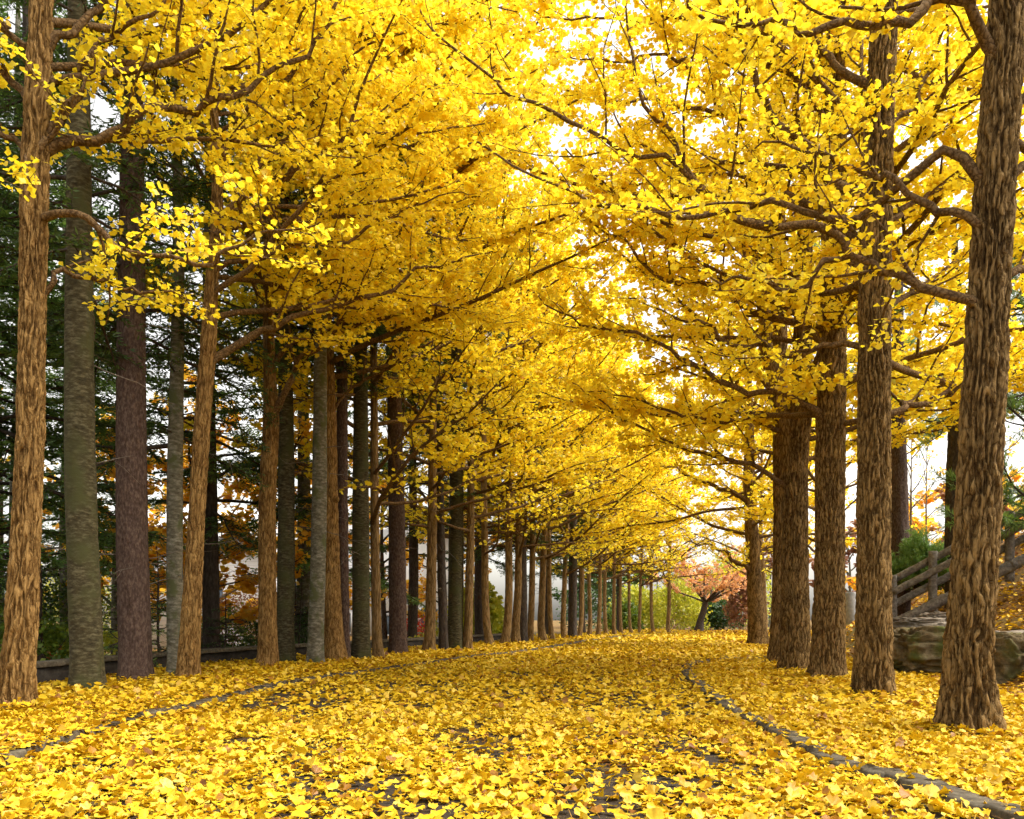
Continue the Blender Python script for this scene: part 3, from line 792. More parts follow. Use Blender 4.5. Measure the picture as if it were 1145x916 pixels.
ginkgo(L2, np.random.default_rng(202),
       px_trunk([(209, 764, 26), (212, 720, 22), (216, 650, 19), (221, 560, 17), (228, 450, 17), (233, 385, 16), (238, 300, 13), (243, 240, 12), (241, 170, 10), (238, 80, 9), (240, -60, 7), (242, -220, 4)], D, b),
       [px_limb([(242, 262), (260, 235), (280, 220), (307, 203), (342, 185), (390, 165), (440, 130), (490, 85), (540, 50)], D, D + .3, b, .06, .008),
        px_limb([(243, 250), (270, 215), (290, 185), (304, 168), (328, 136), (349, 112), (400, 60), (450, 20)], D, D - .3, b, .045, .008),
        px_limb([(228, 405), (251, 393), (280, 376), (314, 362), (360, 345), (420, 330), (480, 300), (560, 280)], D, D + .6, b, .055, .006),
        px_limb([(238, 300), (270, 290), (320, 280), (380, 270), (440, 240), (520, 215)], D, D + .2, b, .035, .006),
        px_limb([(240, 120), (320, 70), (420, 20), (520, -40)], D, D + .2, b, .04, .007),
        px_limb([(241, 180), (300, 110), (370, 60), (470, 30), (580, 10)], D, D - .5, b, .04, .006),
        px_limb([(232, 360), (205, 330), (170, 305), (120, 300)], D, D + .5, b, .03, .006, dens=.6)],
       dict(n=18, z0=4.6, z1=10.0, zt=13, len=5.0, el=(.25, .95), az=lambda k, r: r.uniform(-.7, 1.8)),
       size=.062, per=3.2, spacing=.046, bark='bark_l', sides=64, rowh=.04, depth=.016, seed=22)
b = G(299, 747, BED); D = b[1]
L3 = thing('ginkgo_tree', 'reddish ginkgo trunk with a bare side bough, in front of a greenish fir', 'tree', tuple(b), gr_l)
ginkgo(L3, np.random.default_rng(203),
       px_trunk([(299, 748, 25), (299, 720, 21), (299, 640, 19), (299, 560, 18), (303, 470, 17), (301, 400, 12), (300, 300, 11), (302, 180, 9), (304, 60, 7), (306, -120, 4)], D, b),
       [px_limb([(304, 465), (314, 448), (325, 425), (335, 404), (356, 386), (375, 360), (400, 330), (440, 300)], D, D - .3, b, .06, .008, dens=.55),
        px_limb([(301, 410), (330, 385), (380, 372), (440, 350), (500, 340), (560, 310)], D, D + .3, b, .045, .006),
        px_limb([(302, 200), (380, 150), (470, 110), (560, 90), (630, 60)], D, D - .3, b, .045, .006),
        px_limb([(304, 80), (400, 40), (500, 10), (580, -10), (650, -40)], D, D + .3, b, .045, .006),
        px_limb([(303, 140), (390, 90), (480, 40), (560, 10), (620, -10)], D, D + .6, b, .04, .006),
        px_limb([(301, 330), (340, 300), (400, 280), (470, 240), (540, 220)], D, D - .4, b, .045, .006)],
       dict(n=24, z0=5.2, z1=12.5, zt=14, len=5.4, el=(.25, .95), az=lambda k, r: r.uniform(-1.9, 1.7)),
       size=.080, per=3.2, spacing=.066, bark='bark_l', sides=52, rowh=.05, depth=.014, seed=23)
b = G(371, 741, BED); D = b[1]
L4 = thing('ginkgo_tree', 'thick ribbed ginkgo trunk with a small burr, beside a pale mottled fir', 'tree', tuple(b), gr_l)
ginkgo(L4, np.random.default_rng(204),
       px_trunk([(374, 742, 30), (371, 700, 24), (369, 640, 22), (367, 560, 21), (366, 450, 19), (364, 380, 16), (364, 260, 13), (366, 120, 9), (368, -40, 5)], D, b),
       [px_limb([(367, 470), (385, 440), (415, 425), (450, 400), (500, 370), (560, 350)], D, D + .2, b, .035, .006, dens=.4),
        px_limb([(366, 200), (440, 170), (520, 150), (600, 130), (660, 110)], D, D - .3, b, .045, .006),
        px_limb([(366, 110), (440, 70), (520, 50), (590, 40), (640, 20)], D, D + .3, b, .045, .006)],
       dict(n=25, z0=4.8, z1=12.6, zt=14.5, len=5.4, el=(.2, .95), az=lambda k, r: r.uniform(-2.0, 1.8)),
       size=.086, per=3.2, spacing=.072, bark='bark_l', sides=48, rowh=.06, depth=.016, seed=24)
mbk = MB()
q = G(371, 741, BED) - b
bp = W(375, 559, D) - b
th = np.linspace(0, np.pi, 7); ph = np.arange(9) / 9 * 2 * np.pi
TH, PH = np.meshgrid(th, ph, indexing='ij')
Vb = np.stack([np.sin(TH) * np.cos(PH) * .06, np.sin(TH) * np.sin(PH) * .06, np.cos(TH) * .075], -1).reshape(-1, 3) + bp + np.array([.03, -.08, 0])
ii, jj = np.meshgrid(np.arange(6), np.arange(9), indexing='ij')
mbk.add(Vb, np.stack([ii * 9 + jj, (ii + 1) * 9 + jj, (ii + 1) * 9 + (jj + 1) % 9, ii * 9 + (jj + 1) % 9], -1).reshape(-1, 4))
mbk.obj('burr', M['bark_l'], L4, True)

# three repeatable ginkgos for the rest of the row
protos = []
for v in range(3):
    r = np.random.default_rng(300 + v)
    root = thing('ginkgo_tree', 'x', 'tree', (0, 0, 0), gr_l)
    hh = 13.5
    sway = np.cumsum(r.normal(0, .05, (8, 2)), axis=0); sway[0] = 0
    tz = np.array([-.06, .5, 1.6, 3.2, 5.2, 7.8, 10.5, hh]); tr = np.array([.20, .165, .15, .14, .12, .09, .055, .015])
    ginkgo(root, r, [(sway[k, 0], sway[k, 1], tz[k], tr[k]) for k in range(8)], [],
           dict(n=32, z0=2.7, z1=12.8, zt=14.5, len=5.0, el=(.22, 1.0), bare=.25),
           size=(.10, .13, .14)[v], lod=1 if v else 0, per=3.4, spacing=(.09, .11, .115)[v], bark='bark_far', sides=28, rowh=.14, depth=.016, seed=31 + v, sub=(.36, .42, .42)[v], twig=(.25, .30, .30)[v])
    protos.append(root)
mid = [  # px, py, variant, width scale, label
    (423, 737, 0, .75, 'thin pale ginkgo trunk leaning at its foot, between two dark firs'),
    (479, 729, 0, 1.05, 'clean upright ginkgo trunk just past the dark mauve spruce'),
    (522, 727, 0, .9, 'ginkgo trunk with bare pale twigs, touching a dark fir at its foot'),
    (549, 722, 1, 1.0, 'first ginkgo of the tight clump of brown trunks halfway down the row'),
    (563, 721, 1, .95, 'second ginkgo of the tight clump of brown trunks halfway down the row'),
    (578, 720, 2, 1.0, 'third ginkgo of the tight clump of brown trunks halfway down the row'),
    (592, 718.5, 1, .9, 'last ginkgo of the tight clump of brown trunks halfway down the row'),
    (608, 717, 2, .95, 'ginkgo of the close pair just past the tight clump, the nearer trunk'),
    (618, 716, 1, .8, 'ginkgo of the close pair just past the tight clump, the farther trunk'),
    (632, 714.3, 2, .9, 'ginkgo in the far part of the long row, eleventh from the pink maple'),
    (647, 712.6, 1, .85, 'ginkgo in the far part of the long row, tenth from the pink maple'),
    (658, 711.8, 2, .8, 'ginkgo in the far part of the long row, ninth from the pink maple'),
    (668, 711, 1, .75, 'ginkgo in the far part of the long row, eighth from the pink maple'),
    (678, 710.4, 2, .75, 'ginkgo in the far part of the long row, seventh from the pink maple'),
    (687, 710, 1, .75, 'ginkgo in the far part of the long row, sixth from the pink maple'),
    (695, 709.5, 2, .7, 'ginkgo in the far part of the long row, fifth from the pink maple'),
    (706, 708.6, 1, .7, 'ginkgo in the far part of the long row, fourth from the pink maple'),
    (716, 708.1, 2, .75, 'ginkgo in the far part of the long row, third from the pink maple'),
    (731, 707.4, 1, .8, 'ginkgo in the far part of the long row, second from the pink maple'),
    (747, 706.6, 2, .9, 'last ginkgo of the long row, next to the pink maple'),
]
used = set()
lr = np.random.default_rng(77)
for k, (px, py, v, ws, lab) in enumerate(mid):
    loc = tuple(G(px, py, BED)); rz = lr.uniform(0, 6.28); s = .92 + .16 * lr.random()
    if v not in used:
        used.add(v); o = protos[v]; o.location = loc; o.rotation_euler = (0, 0, rz); o.scale = (s,) * 3; o['label'] = lab
    else:
        o = dup(protos[v], loc, rz, s, lab)
    for c_ in o.children:
        if c_.name.startswith('trunk'): c_.scale = (.80 * ws, .80 * ws, 1)
o = dup(protos[2], tuple(G(853, 710)), 2.2, 1.1, 'distant pale ginkgo trunk touching the lone one past the curved kerb'); o['group'] = gr_r
o = dup(protos[1], tuple(G(862, 708.5)), 1.0, 1.1, 'distant ginkgo trunk seen just behind the lone one past the curved kerb'); o['group'] = gr_r

o = dup(protos[1], (9.5, 24.2, float(ground_z(9.5, 24.2)) - .05), 4.0, .95, 'ginkgo standing farther off, mostly hidden behind the third trunk from the boulders'); o['group'] = gr_r

# ------------------------------------------------------------------ conifers
def needles(mb, pos, tan, r, ln, wd, tint_mu, flat=.35):
    n = len(pos)
    sd = unit(np.cross(tan, r.normal(0, flat, (n, 3)) + np.array([0, 0, 1.])))
    sg = np.where(r.random(n) < .5, 1., -1.)[:, None]
    d = unit(tan * r.uniform(.5, 1.1, (n, 1)) + sd * sg + np.array([0, 0, .1]) + r.normal(0, .18, (n, 3)))
    w = unit(np.cross(d, r.normal(0, .6, (n, 3)) + np.array([0, 0, 1.])))
    l = ln * r.uniform(.7, 1.3, (n, 1)); hw = wd * .5
    V = np.stack([pos - w * hw * .5, pos + d * l * .5 - w * hw, pos + d * l, pos + d * l * .5 + w * hw], 1)
    ti = np.clip(tint_mu + r.normal(0, .2, n), 0, 1)
    mb.add(V.reshape(-1, 3), (np.arange(n) * 4)[:, None] + np.arange(4)[None], np.repeat(ti, 4))


def conifer(root, r, height, rad, hb, blen, bark, leaf='needle', step=.42, whorl=4, ln=.095, wd=.023, sides=32, bare=0, seed=0, shy=0, top=None, flatb=-.05, lean=(0, 0), rowh=.12, spacing=.030):
    tz = np.array([-.08, .4, height * .2, height * .5, height * .8, height]); tr = rad * np.array([1.15, 1.0, .92, .66, .3, .05])
    P = np.stack([lean[0] * tz / height, lean[1] * tz / height, tz], 1)
    P[2:, :2] += np.cumsum(np.random.default_rng(seed).normal(0, .045, (4, 2)), axis=0)
    trunk_mesh(P, tr, sides, int(height / rowh), r, .012 if bark != 'bark_mauve' else .014, 22, 8, seed=seed, flare=.28, smooth_bark=bark in ('bark_green', 'bark_pale')).obj('trunk', M[bark], root, True)
    S, Dv, Ls = [], [], []
    z = hb; az0 = r.random() * 6
    while z < height - .4:
        rel = (z - hb) / (height - hb)
        for k in range(whorl):
            if r.random() < .15: continue
            az = az0 + k * 2 * np.pi / whorl + r.normal(0, .3)
            zz = z + r.normal(0, .1)
            f = zz / height
            S.append((lean[0] * f, lean[1] * f, zz))
            e = flatb + .35 * rel + r.normal(0, .1)
            Dv.append((math.cos(az) * math.cos(e), math.sin(az) * math.cos(e), math.sin(e)))
            fr = .62 * math.cos(az) - .78 * math.sin(az)
            Ls.append(blen * (1 - .85 * rel ** 1.1) * r.uniform(.65, 1.15) * (1 if zz > shy else (1 - .72 * min(1, max(0, fr + .35)))))
        z += step * r.uniform(.8, 1.25); az0 += .8
    S, Dv, Ls = np.array(S), np.array(Dv), np.array(Ls)
    B = grow(S, Dv, Ls, 8, .10, -.022, r)
    wood = MB()
    tubes(wood, B, (.008 + .010 * Ls)[:, None] * np.linspace(1, .2, 9)[None], 4)
    leaf_mb = MB()
    p, tn, k, t = along(B, .06, .18, r)
    sd = unit(np.cross(tn, np.array([0, 0, 1.]))) * np.where(r.random(len(p)) < .5, 1., -1.)[:, None]
    an = np.radians(r.uniform(35, 65, len(p)))[:, None]
    D2 = tn * np.cos(an) + sd * np.sin(an) + np.array([0, 0, -.12])
    L2_ = np.clip(Ls[k] * .48 * (1.1 - t) * r.uniform(.5, 1.25, len(p)) + .10, .08, .95)
    B2 = grow(p, D2, L2_, 3, .10, -.03, r)
    tubes(wood, B2, np.full((len(p), 4), .004) * np.linspace(1, .5, 4)[None], 3)
    for Q, sp, t0 in ((B2, spacing, 0), (B, spacing * .8, .25)):
        a, b_, _, _ = along(Q, sp, t0, r)
        mu = np.clip(.45 + .5 * (vnoise(a[:, 0] * 2, a[:, 1] * 2, a[:, 2] * 2, 4) - .5), 0, 1)
        needles(leaf_mb, a, b_, r, ln, wd, mu)
    wood.obj('branches', M['bark_dark'], root)
    leaf_mb.obj('crown', M[leaf], root)
    if bare:
        zz = r.uniform(1.2, max(hb, 2.5), bare); az = r.random(bare) * 6.28
        S = np.stack([lean[0] * zz / height, lean[1] * zz / height, zz], 1)
        Dd = np.stack([np.cos(az), np.sin(az), r.normal(.05, .2, bare)], 1)
        Bd = grow(S, Dd, r.uniform(.5, 1.8, bare), 6, .12, .0, r)
        for q_ in range(bare):
            w2 = MB(); tubes(w2, Bd[q_], .009 * np.linspace(1, .25, 7), 4)
            p, tn, k, t = along(Bd[q_:q_ + 1], .22, .3, r)
            if len(p):
                Bt = grow(p, unit(tn + r.normal(0, .6, tn.shape)), r.uniform(.1, .45, len(p)), 3, .15, 0, r)
                tubes(w2, Bt, .004 * np.linspace(1, .4, 4)[None] * np.ones((len(p), 1)), 3)
            w2.obj('dead_branch', M['dead'], root)
    return root


gr_c = 'firs and spruces behind the long ginkgo row'
cons = [  # px, py, radius px, bark, height, hb, blen, leaf, label, dead branches
    (97, 772, 17, 'bark_green', 14, 4.6, 2.6, 'needle', 'mossy green fir trunk with dark knots, just behind the frontmost ginkgo of the long row', 4),
    (151, 762, 17, 'bark_mauve', 15, 5.0, 2.8, 'needle', 'straight mauve-brown spruce trunk next to the mossy green fir', 3),
    (196, 756, 9, 'bark_pale', 13, 3.4, 2.5, 'needle', 'thin pale fir trunk beside the slender bent ginkgo', 8),
    (319, 742, 10, 'bark_green', 15, 5.6, 2.9, 'needle', 'greenish fir trunk close behind the reddish ginkgo', 8),
    (353, 743, 9, 'bark_pale', 15, 6.0, 2.8, 'needle', 'pale mottled fir trunk touching the thick ribbed ginkgo', 6),
    (384, 739, 7, 'bark_mauve', 15, 6.4, 2.5, 'needle', 'mauve spruce trunk half hidden behind the thick ribbed ginkgo', 4),
    (404, 738, 10, 'bark_green', 15, 6.2, 2.8, 'needle', 'dark greenish fir trunk before the thin leaning ginkgo', 6),
    (445, 732, 10, 'bark_mauve', 16, 6.6, 2.9, 'needle', 'dark mauve spruce trunk standing clear between two pale ginkgos', 6),
    (496, 728, 5, 'bark_dark', 12, 4.2, 2.0, 'needle', 'thin dark leaning conifer stem behind the clean upright ginkgo', 4),
    (509, 727, 9, 'bark_green', 16, 6.8, 2.9, 'needle', 'dark fir trunk joined at the foot to a ginkgo with bare twigs', 6),
    (640, 714, 5, 'bark_dark', 15, 3.2, 2.8, 'needle', 'dark conifer trunk in the far row, just past the close pair of ginkgos', 0),
    (584, 719.3, 6, 'bark_dark', 15, 3.4, 2.8, 'needle', 'dark conifer trunk set within the tight clump of ginkgos', 0),
]
for k, (px, py, rp, bark, hh, hb, bl, lf, lab, bare) in enumerate(cons):
    loc = G(px, py, BED)
    rt = thing('conifer_tree', lab, 'tree', tuple(loc), gr_c)
    conifer(rt, np.random.default_rng(400 + k), hh, rp / F * loc[1], hb, bl, bark, lf, sides=64 if k < 3 else 32, bare=bare, seed=40 + k, rowh=.05 if k < 3 else .12,
            lean=(-.25, 0) if px == 496 else (0, 0), shy=9)
# a second rank farther back among the gardens: low boughs, repeatable
back_protos = []
for v in range(2):
    rt = thing('conifer_tree', 'x', 'tree', (0, 0, 0), gr_c)
    conifer(rt, np.random.default_rng(450 + v), 13.5, .17, 3.2 - .9 * v, 2.9, ('bark_dark', 'bark_pale')[v], ('needle', 'needle2')[v], step=.5, ln=.13, wd=.034, spacing=.04, seed=60 + v, bare=6)
    back_protos.append(rt)
back = [
    (-8.6, 10.5, 1, 'bright green bushy conifer at the picture edge, behind the frontmost ginkgo'),
    (-7.6, 12.6, 0, 'dark fir with low boughs between the mossy fir and the mauve spruce'),
    (-9.6, 15.5, 1, 'bright green fir deeper in the garden, seen between the frontmost ginkgo and the mossy fir'),
    (-8.9, 13.2, 1, 'bushy green conifer at the picture edge, farther back than the frontmost ginkgo'),
    (-10.6, 19.0, 1, 'green fir far back in the garden behind the mossy fir'),
    (-6.6, 17.5, 0, 'dark fir with layered boughs behind the slender bent ginkgo'),
    (-5.4, 20.5, 1, 'green fir behind the reddish ginkgo and its bare bough'),
    (-3.2, 25.5, 0, 'dark fir behind the clean upright ginkgo'),
    (-1.2, 29.5, 0, 'dark fir behind the ginkgo with bare twigs'),
    (1.6, 35.5, 0, 'dark fir standing behind the close pair of ginkgos'),
    (3.8, 43.0, 0, 'dark fir behind the far part of the long row, away from the maple'),
    (6.6, 49.0, 0, 'dark fir behind the far part of the long row, nearer the maple'),
    (-12.5, 12.0, 1, 'pale trunked fir at the picture edge, deep in the garden'),
]
used = set()
for (x, y, v, lab) in back:
    loc = (x, y, float(ground_z(x, y)) - .02); rz = lr.uniform(0, 6.28); s = .9 + .25 * lr.random()
    if v not in used:
        used.add(v); o = back_protos[v]; o.location = loc; o.rotation_euler = (0, 0, rz); o.scale = (s,) * 3; o['label'] = lab
    else:
        dup(back_protos[v], loc, rz, s, lab)
# saplings
for (px, Y, hh, lab) in ((178, 13.0, 2.0, 'young fir sapling with low dark sprays beside the mauve spruce'), (140, 12.2, 2.1, 'young bright fir sapling between the mossy fir and mauve spruce'),
                         (252, 17.0, 1.7, 'small dark fir sapling behind the slender bent ginkgo'), (330, 18.5, 2.3, 'small fir sapling behind the greenish fir trunk')):
    X = (px - CX) / F * Y
    rt = thing('fir_sapling', lab, 'young tree', (X, Y, float(ground_z(X, Y)) - .02), 'young firs by the low wall')
    conifer(rt, np.random.default_rng(px), hh, .025, .25, .75, 'bark_dark', 'needle2' if px == 140 else 'needle', step=.2, whorl=5, ln=.06, wd=.016, sides=10, seed=px)

# ------------------------------------------------------------------ broadleaf trees and shrubs
def broadleaf(root, r, height, crown_r, z0, mat, bark='bark_dark', size=.16, rad=.12, n=14, per=4, spacing=.16, el=(.2, 1.0), lod=1, forks=1, up=.01):
    tz = np.array([-.05, .3, z0, z0 + (height - z0) * .5, height * .97]); tr = rad * np.array([1.25, 1, .8, .45, .08])
    sw = np.cumsum(r.normal(0, .10, (5, 2)), axis=0); sw[0] = 0
    T = np.c_[sw, tz]
    trunk_mesh(T, tr, 18, max(12, int(height / .15)), r, .012, seed=int(r.integers(99))).obj('trunk', M[bark], root, True)
    leaf, wood = MB(), MB()
    for k in range(n):
        f = (k + r.random()) / n; z = z0 + (height - z0) * .92 * f
        c = np.array([np.interp(z, tz, T[:, 0]), np.interp(z, tz, T[:, 1]), z])
        az = k * 2.4 + r.normal(0, .3); e = el[0] + (el[1] - el[0]) * f + r.normal(0, .12)
        L = crown_r * (1 - .65 * f ** 1.5) * r.uniform(.75, 1.15)
        P = grow(c[None], np.array([[math.cos(az) * math.cos(e), math.sin(az) * math.cos(e), math.sin(e)]]), np.array([L]), 12, .10, up, r)[0]
        w = make_limb(P, (rad * .35) * np.linspace(1, .1, 13), r, leaf, size, lod, per, spacing, sub=.34, twig=.26, start=.2)
        for vv, ff in zip(w.v, [None] * len(w.v)): pass
        off = wood.n
        wood.v += w.v; wood.t += w.t; wood.f += [f_ + off for f_ in w.f]; wood.n += w.n
    wood.obj('branches', M[bark], root)
    leaf.obj('crown', M[mat], root)
    return root


gr_b = 'orange leaved garden trees beyond the wall'
for k, (x, y, hh, cr, z0, mat, bark, lab) in enumerate([
    (-8.3, 21.5, 7.6, 2.6, 1.2, 'orange', 'birch', 'orange-gold birch with a whitish stem, behind the small dark fir sapling'),
    (-6.6, 25.5, 7.0, 2.8, 1.2, 'orange', 'bark_pale', 'gold-orange garden tree seen between the reddish and the ribbed ginkgo'),
    (-7.5, 19.6, 5.4, 2.1, .7, 'orange', 'bark_pale', 'low golden garden tree seen between the bent and the reddish ginkgo'),
    (-9.0, 18.5, 5.8, 1.9, .9, 'orange', 'bark_pale', 'low orange garden tree seen between the mauve spruce and the bent ginkgo'),
    (-5.6, 19.8, 6.5, 2.2, 1.0, 'orange', 'bark_dark', 'amber garden tree seen past the thick ribbed ginkgo'),
    (-12.5, 19.5, 6.5, 2.4, 1.2, 'orange', 'bark_pale', 'orange garden tree glimpsed between the mossy fir and the mauve spruce'),
    (-11.3, 23.0, 7.0, 2.4, 1.4, 'orange', 'bark_pale', 'orange garden tree seen beside the thin pale fir'),
    (-4.6, 27.5, 7.0, 2.6, 1.0, 'orange', 'bark_dark', 'orange-brown garden tree seen round the dark mauve spruce'),
    (-3.0, 32.0, 7.5, 2.8, 1.2, 'orange', 'bark_dark', 'orange tree behind the clean upright ginkgo, before the white building'),
]):
    rt = thing('garden_tree', lab, 'tree', (x, y, float(ground_z(x, y))), gr_b)
    broadleaf(rt, np.random.default_rng(500 + k), hh, cr, z0, mat, bark, size=.17, spacing=.12, n=16)


def shrub(root, r, w, h, mat, size=.09, n=700, lod=1, stems=9):
    S = np.zeros((stems, 3)); S[:, :2] = r.normal(0, w * .08, (stems, 2)); S[:, 2] = -.03
    az = r.random(stems) * 6.28; e = r.uniform(.5, 1.4, stems)
    D = np.stack([np.cos(az) * np.cos(e), np.sin(az) * np.cos(e), np.sin(e)], 1)
    B = grow(S, D, h * r.uniform(.6, .95, stems), 5, .12, .02, r)
    wd = MB(); tubes(wd, B, .012 * np.linspace(1, .4, 6)[None] * np.ones((stems, 1)), 4)
    wd.obj('stems', M['bark_dark'], root)
    # clumps of blades over an uneven mound
    nc = max(12, n // 22)
    a = r.random(nc) * 6.28; zz = r.random(nc) ** .8; rr = np.sqrt(np.clip(1 - zz ** 2 * .9, 0, 1)) * (.55 + .45 * r.random(nc) ** .5) * r.uniform(.8, 1.15, nc)
    C = np.stack([np.cos(a) * rr * w / 2, np.sin(a) * rr * w / 2, .06 * h + zz * h * .9 * r.uniform(.85, 1.1, nc)], 1)
    k = np.repeat(np.arange(nc), n // nc)
    p = C[k] + r.normal(0, 1, (len(k), 3)) * np.array([w, w, h]) * .075
    p[:, 2] = np.abs(p[:, 2])
    lf = MB()
    ax = unit(r.normal(0, 1, p.shape)); nr = unit(r.normal(0, .7, p.shape) + np.array([0, 0, .7]))
    add_leaves(lf, p, ax, nr, size * r.uniform(.6, 1.3, len(p)), r, np.clip(.5 + r.normal(0, .22, len(p)) + .3 * (r.random(nc)[k] - .5), 0, 1), lod)
    lf.obj('foliage', M[mat], root)
    return root


for k, (px, Y, w, h, mat, lab) in enumerate([
    (73, 16.0, .75, .55, 'red', 'small bright red shrub beyond the low wall'),
    (55, 14.0, 1.5, 1.0, 'green', 'green garden shrub below the small red one'),
    (20, 12.5, 1.8, 1.2, 'green', 'green bush behind the frontmost ginkgo of the long row'),
    (110, 14.0, 1.2, .9, 'lime', 'yellow-green shrub between the mossy fir and the sapling'),
    (45, 18.5, 2.6, 2.2, 'green', 'broad green bush seen between the frontmost ginkgo and the mossy fir'),
    (8, 16.0, 2.4, 2.6, 'darkgreen', 'dark green bush at the picture edge behind the low wall'),
    (104, 20.5, 2.6, 1.9, 'green', 'green bush seen just past the mossy fir'),
    (82, 25.0, 3.2, 2.6, 'lime', 'pale green bush far behind the small red shrub'),
    (250, 22.0, 2.0, 1.4, 'green', 'green shrub under the orange birch'),
    (275, 24.0, 2.6, 1.9, 'russet', 'russet rounded shrub beside the white sheet'),
    (232, 21.0, 1.6, .7, 'darkgreen', 'low dark green shrub in front of the white sheet'),
    (300, 19.0, 1.4, 1.0, 'darkgreen', 'dark green bush by the foot of the reddish ginkgo'),
    (338, 20.0, 1.3, 1.2, 'darkgreen', 'dark green bush by the pale mottled fir'),
    (463, 27.0, 1.4, 1.1, 'red', 'dull red shrub before the white building'),
    (462, 25.0, 1.3, .6, 'lime', 'low lime shrub at the foot of the dull red one'),
    (490, 28.0, 1.5, 1.0, 'lime', 'lime shrub behind the thin dark leaning stem'),
    (535, 31.0, 1.9, 2.3, 'lime', 'tall lime-yellow shrub past the ginkgo with bare twigs'),
    (697, 55.0, 2.4, 1.9, 'green', 'green bush among the far trunks of the long row'),
    (713, 58.0, 4.0, 3.0, 'lime', 'tall yellow-green bush among the far trunks'),
    (757, 60.0, 4.2, 3.6, 'lime', 'round golden-green bush beside the maple'),
    (803, 64.0, 3.8, 2.4, 'darkgreen', 'grey-green bush just past the maple trunk'),
    (822, 72.0, 7.0, 7.0, 'lime', 'tall light green bush past the maple, by the lone ginkgo'),
    (832, 60.0, 2.6, 4.4, 'russet', 'russet bush beside the lone ginkgo trunk'),
    (770, 70.0, 5.0, 5.0, 'russet', 'dull rose bush behind the maple trunk'),
    (782, 82.0, 9.0, 6.0, 'green', 'broad green bush far behind the maple'),
    (672, 66.0, 6.0, 4.0, 'darkgreen', 'dark broad bush behind the far trunks of the long row'),
]):
    X = (px - CX) / F * Y
    rt = thing('shrub', lab, 'shrub', (X, Y, float(ground_z(X, Y)) - .02), 'garden shrubs')
    big = max(w, h)
    shrub(rt, np.random.default_rng(600 + k), w, h, mat, size=.075 if Y < 30 else .22, n=int(1100 * min(3.5, max(1, big))), lod=1)

# the pink maple at the end of the path
b = G(781, 706.5)
rt = thing('maple_tree', 'pink-orange spreading maple at the end of the path', 'tree', tuple(b))
r = np.random.default_rng(700)
D = b[1]
tk = np.array(px_trunk([(781, 707, 13), (783, 695, 9), (787, 682, 8), (789, 672, 7)], D, b))
tk[:, 3] *= .9
trunk_mesh(tk[:, :3], tk[:, 3], 20, 30, r, .02, seed=70).obj('trunk', M['bark_dark'], rt, True)
lf = MB()
for k in range(17):
    a = k * 2.4; e = r.uniform(.18, 1.0)
    c = tk[-1, :3] - np.array([0, 0, .12])
    P = grow(c[None], np.array([[math.cos(a) * math.cos(e), math.sin(a) * math.cos(e), math.sin(e)]]), np.array([r.uniform(3.0, 5.2)]), 12, .10, -.008, r)[0]
    make_limb(P, .10 * np.linspace(.75, .10, 13), r, lf, .19, 1, 4, .17, sub=.40, twig=.30, start=.35, sublen=1.2).obj('limb', M['bark_dark'], rt, True)
lf.obj('crown', M['maple'], rt)

# far trees closing the view
for k, (px, Y, hh, cr, mat, bark, lab) in enumerate([
    (735, 95, 10, 5, 'russet', 'bark_pale', 'distant rosy tree just before the maple'),
    (812, 100, 9, 5, 'maple', 'bark_pale', 'distant pink tree behind the maple crown'),
    (860, 90, 10, 5, 'russet', 'bark_pale', 'distant rosy tree behind the lone ginkgo'),
    (948, 60, 7.5, 4.0, 'russet', 'bark_pale', 'distant mauve-pink tree seen between the third and second right trunks'),
    (1024, 46, 8, 4.2, 'orange', 'bark_pale', 'distant pale orange tree seen above the evergreen bush on the bank'),
    (1078, 40, 7.5, 3.8, 'russet', 'bark_pale', 'distant rusty tree behind the largest trunk and the log rail'),
    (1130, 44, 9, 4.2, 'orange', 'bark_pale', 'distant amber tree above the log rail at the picture edge'),
    (690, 80, 10, 5, 'green', 'bark_dark', 'distant green tree behind the far ginkgo trunks'),
    (640, 75, 12, 5, 'darkgreen', 'bark_dark', 'distant dark tree behind the far ginkgo trunks'),
]):
    X = (px - CX) / F * Y
    rt = thing('distant_tree', lab, 'tree', (X, Y, -.05), 'trees far beyond the path end')
    broadleaf(rt, np.random.default_rng(720 + k), hh, cr, 1.0, mat, bark, size=.42, spacing=.42, n=14, rad=.16)

